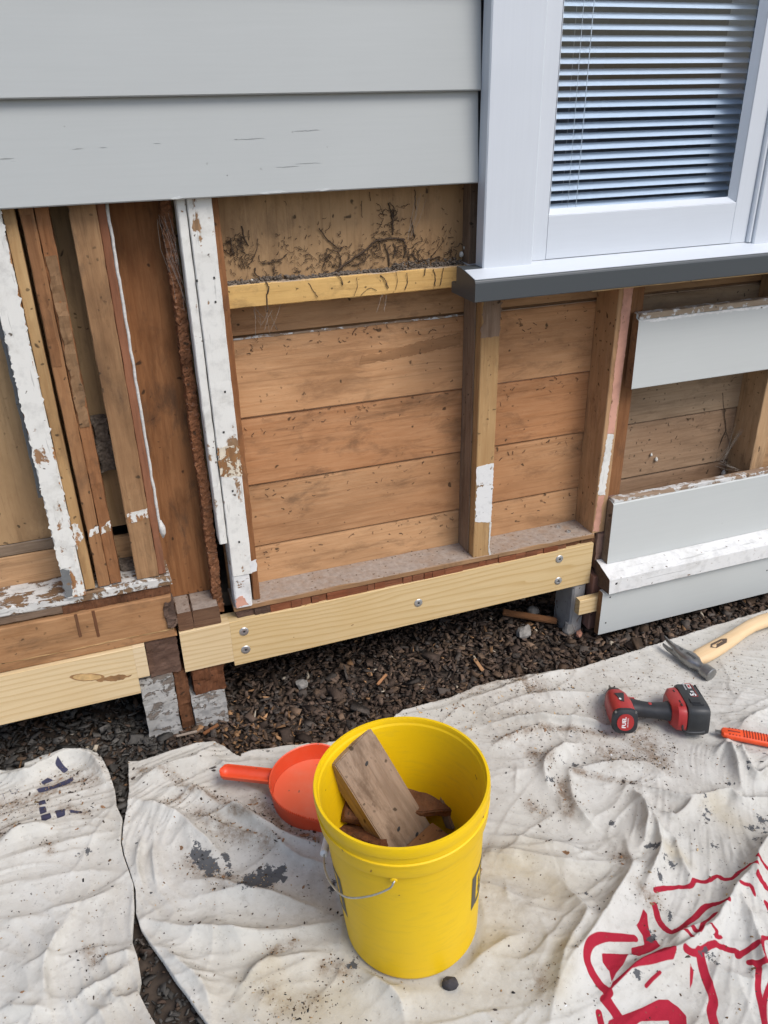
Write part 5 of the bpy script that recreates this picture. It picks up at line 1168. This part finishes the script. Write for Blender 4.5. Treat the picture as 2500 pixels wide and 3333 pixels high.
em = add('emblem', [(v[0]-0, v[1]-(-.0), v[2]) for v in V], F, 'red_plastic', drv, local=True)
Mt = Matrix.Translation((-.0035, -.0604, .0)) @ Matrix.Rotation(R(90), 4, 'X') @ Matrix.Rotation(R(90), 4, 'Z')
add('emblem_lettering', *xform(text_geo('FUEL', .0135, .0004), Mt), 'white_print', drv, local=True)
Mt = Matrix.Translation((.006, -.0604, .0)) @ Matrix.Rotation(R(90), 4, 'X') @ Matrix.Rotation(R(90), 4, 'Z')
add('emblem_lettering', *xform(text_geo('BRUSHLESS', .0048), Mt), 'white_print', drv, local=True)
for sx, sz in ((-.026, .026), (.026, .026), (.026, -.026)):
    V, F = lathe_y([(.0001, -.0572), (.003, -.0572), (.003, -.055), (.0001, -.055)], 10); add('cap_screw', [(v[0]+sx, v[1], v[2]+sz) for v in V], F, 'steel', drv, local=True)
V, F = text_geo('o', .01)
bm = bmesh.new(); bm.faces.new([bm.verts.new(p) for p in ((-.012, .014, .0338), (.013, .016, .0338), (.0045, -.022, .0338), (-.004, -.020, .0338))])
ex = bmesh.ops.extrude_face_region(bm, geom=bm.faces[:]); [setattr(v.co, 'z', .0325) for v in ex['geom'] if isinstance(v, bmesh.types.BMVert)]
addbm('side_badge', bm, 'black_plastic', drv, local=True)
V, F = loft([((-.004, -.012, .0339), (.0035, 0, 0), (0, .004, 0)), ((-.004, -.012, .0343), (.0035, 0, 0), (0, .004, 0))], 8, 1.6); add('side_badge_mark', V, F, 'white_print', drv, local=True)
V, F = loft([((.018, .004, 0), (0, .026, 0), (0, 0, .022)), ((.040, .004, 0), (0, .0215, 0), (0, 0, .0195)), ((.062, -.002, 0), (0, .0195, 0), (0, 0, .0185)), ((.090, -.006, 0), (0, .019, 0), (0, 0, .018)), ((.116, -.007, 0), (0, .021, 0), (0, 0, .0195)), ((.138, -.006, 0), (0, .029, 0), (0, 0, .024))], 22, 2.3)
gr = es(add('grip', V, F, 'black_rubber', drv, local=True, smooth=True), 50)
add('grip_badge', *xform(lathe_geo([(.0001, 0), (.005, 0), (.0045, .0012), (.0001, .0013)], 14), Matrix.Translation((.078, -.005, .0180))), 'red_plastic', gr, local=False) if False else add('grip_badge', *xform(lathe_geo([(.0001, 0), (.005, 0), (.0045, .0014), (.0001, .0015)], 14), Matrix.Translation((.078, -.005, .0178))), 'red_plastic', drv, local=True)
V, F = loft([((.032, .030, 0), (.010, 0, 0), (0, 0, .009)), ((.036, .020, 0), (.014, 0, 0), (0, 0, .010))], 14, 2.6); add('trigger', V, F, 'black_plastic', drv, local=True)
addbm('trigger_guard', rbox((.034, .0245, .0), (.030, .012, .030), .004), 'red_plastic', drv, local=True, smooth=False)
V, F = loft([((.128, .002, 0), (0, .036, 0), (0, 0, .027)), ((.140, .004, 0), (0, .052, 0), (0, 0, .0345)), ((.158, .004, 0), (0, .056, 0), (0, 0, .036)), ((.162, .004, 0), (0, .055, 0), (0, 0, .0355))], 28, 4.)
es(add('foot', V, F, 'red_plastic', drv, local=True, smooth=True), 30)
for y, z in ((-.02, .0362), (.026, .0362), (-.034, .0362)):
    addbm('foot_slot', rbox((.150, y, z-.0006), (.0035, .009, .002), .0005, 1), 'screw_hole', drv, local=True)
V, F = loft([((.1625, .004, 0), (0, .057, 0), (0, 0, .0375)), ((.170, .004, 0), (0, .0605, 0), (0, 0, .0392)), ((.205, .004, 0), (0, .0605, 0), (0, 0, .0392)), ((.218, .004, 0), (0, .057, 0), (0, 0, .036)), ((.2205, .004, 0), (0, .052, 0), (0, 0, .032))], 32, 6.)
bat = es(add('battery', V, F, 'black_plastic', drv, local=True, smooth=True), 28)
addbm('battery_latch', rbox((.186, -.024, .0392), (.026, .020, .004), .0015), 'black_rubber', drv, local=True)
addbm('battery_rib', rbox((.190, -.0385, .0392), (.030, .004, .003), .001), 'black_rubber', drv, local=True)
addbm('battery_rib', rbox((.2155, .030, .0345), (.006, .05, .006), .002), 'black_rubber', drv, local=True)
addbm('battery_label_edge', rbox((.2035, .026, .0393), (.0016, .056, .0010), .0003, 1), 'red_plastic', drv, local=True)
addbm('battery_label_edge', rbox((.1955, -.0025, .0393), (.016, .0014, .0010), .0003, 1), 'red_plastic', drv, local=True)
addbm('battery_label_edge', rbox((.1955, .0545, .0393), (.016, .0014, .0010), .0003, 1), 'red_plastic', drv, local=True)
Mt = Matrix.Translation((.1935, .0045, .0394)) @ Matrix.Rotation(R(90), 4, 'Z') @ Matrix.Rotation(R(0), 4, 'Z')
add('battery_lettering', *xform(text_geo('5', .021, .0007), Mt), 'white_print', drv, local=True)
add('battery_lettering', *xform(text_geo('.0', .012, .0003), Matrix.Translation((.195, .0165, .0394)) @ Matrix.Rotation(R(90), 4, 'Z')), 'white_print', drv, local=True)
addbm('battery_bar', rbox((.1825, .040, .0393), (.004, .028, .0010), .0003, 1), 'grey_print', drv, local=True)
addbm('battery_badge', rbox((.1945, .041, .0393), (.0095, .016, .0010), .0004, 1), 'white_print', drv, local=True)
addbm('battery_badge', rbox((.1945, .041, .0398), (.006, .012, .0010), .0004, 1), 'red_plastic', drv, local=True)
add('belt_hook', *tube_geo(smooth_path([(.150, -.052, -.01), (.146, -.066, -.012), (.158, -.074, -.012), (.185, -.0735, -.012), (.199, -.070, -.012)], 5), .0028, 8), 'black_plastic', drv, local=True, smooth=True)

# ------------------------------------------------------------------ claw hammer
ham = empty('claw_hammer', (1.449, 1.470, .030), (R(3), R(-1), R(11.2))); ham.scale = (1.04, 1.04, 1.25)
tag(ham, 'steel claw hammer with a pale wooden handle on the drop cloth by the wall', 'hammer')
def hy(y, x=0., hx=.012, hz=.012): return ((x, y, 0), (hx*1.25, 0, 0), (0, 0, hz))
g1 = loft([hy(-.068, -.013, .0142, .0142), hy(-.0665, -.013, .0158, .0158), hy(-.041, -.013, .0158, .0158), hy(-.0385, -.013, .012, .012)], 24, 2.)
g2 = loft([hy(-.041, -.013, .0098, .0098), hy(-.030, -.013, .0092, .0092), hy(-.020, -.013, .011, .011), hy(-.010, -.0115, .0165, .0125), hy(.006, -.010, .0185, .013), hy(.022, -.0115, .0165, .0125), hy(.036, -.0135, .0125, .012), hy(.048, -.015, .0095, .0135), hy(.056, -.0155, .0080, .0145)], 20, 3.)
tines = []
for sgn in (-1, 1):
    tines.append(loft([((-.0155, .052, sgn*.0075), (.0078, 0, 0), (0, 0, .0066)), ((-.0165, .066, sgn*.0085), (.0060, 0, 0), (0, 0, .0060)), ((-.0155, .082, sgn*.0098), (.0040, .001, 0), (0, 0, .0055)), ((-.0125, .096, sgn*.0108), (.0022, .0012, 0), (0, 0, .0048)), ((-.0105, .1035, sgn*.0112), (.0008, .0005, 0), (0, 0, .0040))], 12, 3.))
hd = es(add('head', *merge([g1, g2]+tines), 'steel', ham, local=True, smooth=True), 35)
addbm('nail_slot', rbox((-.012, .006, .0128), (.008, .030, .0012), .0005, 1), 'dark_steel', ham, local=True)
geo = []
for y in (.038, .045):
    geo.append(xform(lathe_geo([(.0022, 0), (.0034, 0), (.0034, .0006), (.0022, .0006)], 12, False, False), Matrix.Translation((-.014, y, .0125))))
add('stamped_mark', *merge(geo), 'dark_steel', ham, local=True)
hsec = []
for x, y, hw, hh_ in ((-.004, .0, .0155, .0095), (.012, .0, .0165, .0105), (.022, .0, .0185, .0125), (.05, .0, .019, .0128), (.10, .001, .0185, .0125), (.16, .003, .0165, .012), (.21, .0055, .0150, .0115), (.26, .007, .0155, .012), (.31, .0055, .0170, .0125), (.345, .001, .0195, .013), (.362, -.003, .020, .012), (.367, -.004, .017, .009)):
    hsec.append(((x, y*2.2, 0), (0, hw*1.32, 0), (0, 0, hh_*1.1)))
es(add('handle', *loft(hsec, 24, 2.2), 'handle_wood', ham, local=True, smooth=True), 45)
hexp = [(.058, .0), (.072, -.010), (.116, -.009), (.130, .0015), (.116, .010), (.072, .010)]
bm = bmesh.new()
def hz_(x, y): return .01395*(max(0, 1-(abs(y-.0015)/.0245)**2.2))**(1/2.2)+.0006
bm.faces.new([bm.verts.new((x, y, hz_(x, y))) for x, y in hexp])
addbm('handle_brand_mark', bm, 'burnt_print', ham, local=True)
geo = []
for x in np.arange(.076, .111, .0052):
    geo.append(xform(loft([((0, 0, 0), (.0016, 0, 0), (0, .0022, 0)), ((0, 0, .0003), (.0016, 0, 0), (0, .0022, 0))], 6, 2.), Matrix.Translation((x, .0015, .0146))))
add('handle_brand_lettering', *merge(geo), 'handle_wood', ham, local=True)

# ------------------------------------------------------------------ orange ribbed tool handle
dirn = math.atan2(1.139-1.198, 1.411-1.329)
tool = empty('utility_knife', (1.320, 1.2055, .0245), (0, R(2), dirn)); tool.scale = (1.1, 1.1, 1.1)
tag(tool, 'orange ribbed plastic knife handle lying on the cloth near the driver', 'knife')
V, F = loft([((.0, 0, 0), (0, .0085, 0), (0, 0, .004)), ((.004, 0, 0), (0, .0135, 0), (0, 0, .007)), ((.03, 0, 0), (0, .0160, 0), (0, 0, .0085)), ((.10, 0, 0), (0, .0170, 0), (0, 0, .009)), ((.155, 0, 0), (0, .0165, 0), (0, 0, .0085)), ((.168, 0, 0), (0, .013, 0), (0, 0, .006))], 24, 3.)
es(add('body', V, F, 'orange_tool', tool, local=True, smooth=True))
for x in np.arange(.048, .15, .0062):
    addbm('grip_groove', rbox((x, 0, .0086), (.0024, .026, .0012), .0004, 1), 'orange_dark', tool, local=True)
for sy in (-1, 1):
    for x in (.017, .024, .031, .038):
        addbm('grip_groove', rbox((x, sy*.0105, .0076), (.0028, .0035, .0012), .0004, 1), 'orange_dark', tool, local=True)
addbm('slider_slot', rbox((.027, 0, .0082), (.026, .0045, .0014), .0006, 1), 'orange_dark', tool, local=True)
addbm('blade', rbox((-.006, .0, -.001), (.014, .011, .0012), .0003, 1), 'steel', tool, local=True)

# ------------------------------------------------------------------ stones and slivers under the bearer
def stone(px, py, r, mat, label, sq=(1, 1, .7)):
    bm = bmesh.new(); bmesh.ops.create_icosphere(bm, subdivisions=2, radius=1.); ph = random.random()*20
    for v in bm.verts:
        k = 1+.35*mnoise.noise(v.co*1.3+Vector((ph, 0, 0)))+.12*mnoise.noise(v.co*4+Vector((0, ph, 0))); c = v.co*k; v.co = Vector((c.x*sq[0], c.y*sq[1], c.z*sq[2]))*r
    g = gp(px, py, 0.); z = cloth_z(g[0], g[1]); g = gp(px, py, z+r*.3)
    me = bpy.data.meshes.new('stone'); bmesh.ops.recalc_face_normals(bm, faces=bm.faces); bm.to_mesh(me); bm.free(); me.materials.append(MAT[mat])
    o = bpy.data.objects.new('stone', me); col.objects.link(o); o.location = (g[0], g[1], z+r*.45); o.rotation_euler = (0, 0, random.uniform(0, 6)); tag(o, label, 'stone'); return o
stone(1706, 2060, .024, 'stone', 'pale grey rounded stone on the bark under the new bearer', (1.2, .9, .8))
stone(1735, 1990, .021, 'stone', 'grey stone behind the wood sliver under the house')
stone(1850, 2050, .024, 'stone', 'dark grey pointed stone beside the painted pile', (1, .8, 1.1))
stone(1885, 2064, .012, 'brick_bit', 'small pink brick fragment below the end of the base board', (1.5, .8, .7))
stone(1463, 3203, .0155, 'black_stone', 'lone dark bark lump on the cloth beside the bucket foot', (1, .85, .7))
stone(983, 2228, .018, 'stone', 'small grey stone half buried in the bark under the step of the bearer')
a, b = gp(1637, 1992, .0), gp(1813, 2022, .0); mid = (a+b)/2
ang = math.atan2(b[1]-a[1], b[0]-a[0])
o = timber('wood_sliver', float(np.linalg.norm(b-a)), .022, .012, Matrix.Translation((mid[0], mid[1], .0)) @ Matrix.Rotation(ang, 4, 'Z') @ Matrix.Rotation(R(14), 4, 'X'), 'brown_wood_X', .003, .02, .002)
tag(o, 'long brown wood sliver lying on the bark under the house', 'wood sliver')
for (p0, p1, w, m, lab) in (((572, 2384), (640, 2368), .007, 'grey_wood_X', 'thin grey stick on the bark in front of the whitewashed pile'), ((660, 2375), (708, 2345), .009, 'brown_wood_X', 'short brown stick on the bark before the second pile'), ((1546, 2132), (1572, 2168), .010, 'old_wood_X', 'short bright orange wood splinter on the bark near the pale stone'), ((1228, 2215), (1258, 2182), .008, 'old_wood_X', 'narrow orange splinter on the bark between the new bearer and the bucket')):
    a, b = gp(*p0, .0), gp(*p1, .0); mid = (a+b)/2
    o = timber('wood_sliver', float(np.linalg.norm(b-a)), w, w*.55, Matrix.Translation((mid[0], mid[1], cloth_z(mid[0], mid[1])+.010)) @ Matrix.Rotation(math.atan2(b[1]-a[1], b[0]-a[0]), 4, 'Z') @ Matrix.Rotation(R(20), 4, 'X'), m, .0012, .012, .001)
    tag(o, lab, 'wood sliver')

# ------------------------------------------------------------------ chips and shavings on the cloths
def chip_mesh(name, mat, curl, aspect, jag):
    n = 9; V = []; ph = random.random()*20
    for i in range(n+1):
        t = i/n*2-1; w = aspect*math.sqrt(max(.03, 1-t*t))*(1+jag*mnoise.noise((t*2.5, ph, 0)))
        for s_ in (-1, 0, 1):
            V.append((t, s_*w+.15*jag*mnoise.noise((t*2, ph, 5)), curl*t*t-.12*s_*s_+.05*mnoise.noise((t*3, s_, ph))))
    k = len(V); V += [(x, y, z-.10) for x, y, z in V]
    F = []
    for i in range(n):
        for j in range(2):
            q = i*3+j; F.append((q, q+1, q+4, q+3)); F.append((k+q, k+q+3, k+q+4, k+q+1))
        F.append((i*3, i*3+3, k+i*3+3, k+i*3)); F.append((i*3+2, k+i*3+2, k+i*3+5, i*3+5))
    F.append((0, k, k+1, 1)); F.append((1, k+1, k+2, 2)); q = n*3; F.append((q, q+1, k+q+1, k+q)); F.append((q+1, q+2, k+q+2, k+q+1))
    bm = fixn(V, F); bmesh.ops.recalc_face_normals(bm, faces=bm.faces); me = bpy.data.meshes.new(name); bm.to_mesh(me); bm.free(); me.materials.append(MAT[mat]); return me
KIND = {'dark': ([chip_mesh('bark_chip', 'chip_dark', .15, .55, .5) for _ in range(3)], 'bark_chip', 'dark bark chip lying loose on a drop cloth', 'bark chip', 'dark bark chips on the drop cloths'),
        'tan': ([chip_mesh('bark_flake', 'chip_tan', .2, .6, .6) for _ in range(3)], 'bark_flake', 'tan brown bark flake lying loose on a drop cloth', 'bark flake', 'tan bark flakes on the drop cloths'),
        'curl': ([chip_mesh('wood_shaving', 'chip_pale', .9, .45, .7) for _ in range(3)], 'wood_shaving', 'small curled pale wood shaving lying on a drop cloth', 'wood shaving', 'wood shavings on the drop cloths'),
        'white': ([chip_mesh('paint_flake', 'grip_white', .1, .6, .5) for _ in range(2)], 'paint_flake', 'small white flake of paint lying on a drop cloth', 'paint flake', 'paint flakes on the drop cloths')}
S6 = lambda L: [(1200+a/2.074, 1900+b/2.074) for a, b in L]
spots = []
for f, k, L in ((Z0, 'dark', [(350, 540, 15), (850, 510, 15), (940, 280, 15), (835, 615, 10), (1115, 645, 9), (235, 900, 15), (1600, 235, 12), (1600, 345, 16), (1070, 735, 8), (820, 1125, 7), (500, 1115, 6), (1420, 1085, 7), (20, 1000, 12)]),
                (Z0, 'tan', [(870, 230, 12), (720, 520, 14), (1020, 370, 14), (730, 345, 12), (1240, 690, 15), (920, 960, 12), (600, 925, 11), (990, 640, 11), (180, 960, 16), (490, 110, 14), (590, 70, 11), (1505, 410, 14), (440, 550, 13), (370, 610, 10), (600, 1130, 11), (60, 840, 12)]),
                (Z0, 'white', [(565, 105, 10), (1140, 515, 8), (70, 930, 9), (280, 550, 7), (1240, 755, 7)]),
                (ZL, 'dark', [(1275, 562, 24), (1000, 572, 15), (940, 562, 14), (860, 630, 16), (1290, 692, 12), (1140, 1480, 9), (1200, 1500, 11), (990, 1540, 10), (560, 1935, 12), (420, 1685, 9), (1560, 1150, 14)]),
                (ZL, 'tan', [(1055, 835, 15), (1085, 1032, 22), (1400, 862, 14), (1500, 772, 16), (140, 1902, 12), (1340, 1210, 12), (1170, 560, 9), (1530, 930, 10), (1290, 1370, 11)]),
                (Z2, 'tan', [(290, 582, 14), (540, 742, 26), (430, 772, 13), (250, 702, 12), (530, 1010, 12), (120, 960, 12), (490, 640, 14), (590, 760, 16), (200, 640, 12)]),
                (Z2, 'dark', [(75, 395, 22), (480, 690, 15), (330, 640, 15), (395, 760, 14), (540, 1195, 9), (1520, 1640, 9), (680, 1005, 12)]),
                (Z3, 'dark', [(292, 722, 12), (800, 452, 22), (850, 466, 14), (650, 150, 16), (240, 135, 16), (350, 820, 11), (630, 1040, 8), (955, 635, 10), (1290, 700, 8), (645, 1228, 8), (1490, 960, 9), (1015, 335, 9)]),
                (Z3, 'tan', [(445, 862, 25), (320, 140, 18), (250, 335, 10), (420, 500, 12), (440, 560, 12), (1520, 943, 11), (790, 198, 13), (1350, 350, 9), (960, 1175, 16), (780, 905, 14), (785, 950, 11), (60, 225, 13), (150, 180, 12)]),
                (Z3, 'white', [(480, 178, 20), (720, 290, 11), (1010, 340, 8), (445, 1790, 8)]),
                (S6, 'curl', [(880, 770, 15), (905, 755, 12), (965, 715, 14), (350, 870, 15), (710, 875, 12), (690, 980, 14), (600, 1000, 14), (815, 935, 14), (885, 940, 10), (1255, 900, 13), (1380, 700, 11), (1290, 715, 10), (1130, 1115, 12), (655, 970, 10), (530, 845, 11), (880, 880, 9), (1480, 760, 10), (330, 850, 10)]),
                (S6, 'dark', [(825, 760, 14), (490, 855, 15), (1005, 720, 12), (780, 820, 12), (550, 880, 13), (1065, 885, 11), (1590, 615, 11), (945, 985, 9), (880, 1085, 11), (985, 1160, 7), (1275, 755, 7), (1080, 985, 13), (1180, 980, 12)]),
                (S6, 'tan', [(640, 825, 18), (590, 840, 14), (930, 1025, 14), (1000, 1010, 13), (1100, 980, 15), (1230, 985, 13), (1570, 1000, 14)])):
    for a, b, r in L:
        px, py = f([(a, b)])[0]; spots.append((px, py, r, k, {ZL: 1.8433, Z0: 3.6867, Z2: 1.58, Z3: 1.8433, S6: 2.074}[f]))
for px, py, r, k, sc in spots:
    g = gp(px, py, .012); z = cloth_z(g[0], g[1]); g = gp(px, py, z)
    ms, nm, lab, cat, grp = KIND[k]; s_ = r/sc*.00072
    if k in ('dark', 'tan') and sc > 3: s_ *= 2.3
    if s_ > .016: s_ = .016
    if np.hypot(g[0]-BX, g[1]-BY) < .13: continue
    o = bpy.data.objects.new(nm, random.choice(ms)); col.objects.link(o); o.location = (g[0], g[1], cloth_z(g[0], g[1])+s_*.14)
    o.scale = (s_, s_*random.uniform(.7, 1.), s_*random.uniform(.7, 1.2)); o.rotation_euler = (random.gauss(0, .25), random.gauss(0, .25), random.uniform(0, 6.3)); 
    if inside(np.array([g[0]]), np.array([g[1]]), out_L)[0]: wh = 'on the cloth with dark square prints'
    else:
        d_ = {'beside the dustpan': (.26, 1.40), 'beside the yellow bucket': (BX, BY), 'near the impact driver': (1.2, 1.3), 'near the red printed letters': (.95, .85), 'near the hammer head': (1.43, 1.47)}
        wh = min(d_, key=lambda q: np.hypot(g[0]-d_[q][0], g[1]-d_[q][1]))
        if np.hypot(g[0]-d_[wh][0], g[1]-d_[wh][1]) > .26: wh = 'on the cloth edge along the bark' if g[1] > 1.42 else 'on the open cream cloth'
    look = {'dark': 'dark bark chip', 'tan': 'tan brown bark flake', 'curl': 'curled pale wood shaving', 'white': 'small white paint flake'}[k]
    tag(o, look+' lying loose '+wh, cat, grp+', '+wh)

# fine crumbs trodden into the canvas
dirt_lines = [(G2(L), w) for L, w in dirt_R]+[(G2(L), w) for L, w in dirt_L]
def crumb_keep(x, y):
    w = np.full(x.shape, .07)
    for L, k in dirt_lines: w = np.maximum(w, np.exp(-(seg_dist(x, y, L, False)[0]/(k*PX*.8))**2))
    w = np.maximum(w, .35*np.exp(-((y-1.5+.12*(x-.8))/.12)**2)*(x > .5))
    i = inside(x, y, out_R) | inside(x, y, out_L); return i & (rng.random(x.shape) < w) & (np.hypot(x-BX, y-BY) > .13)
def crumb_pal(x, y, n):
    bases = np.array([(.06, .045, .035), (.13, .08, .045), (.30, .19, .10), (.05, .05, .05), (.40, .30, .18)]); return np.clip(bases[rng.integers(0, 5, n)]*rng.lognormal(0, .3, (n, 1)), .01, .7)
def both(x, y): return np.where(inside(x, y, out_R), hzR(x, y), hzL(x, y))
V, F, C = chip_cloud(52000, -.5, 1.9, .55, 1.75, .0036, .0006, crumb_pal, crumb_keep, both)
o = big_mesh('wood_crumbs', V, F, C, 'bark'); tag(o, 'fine wood crumbs and grit scattered over the drop cloths', 'crumbs', kind='stuff')
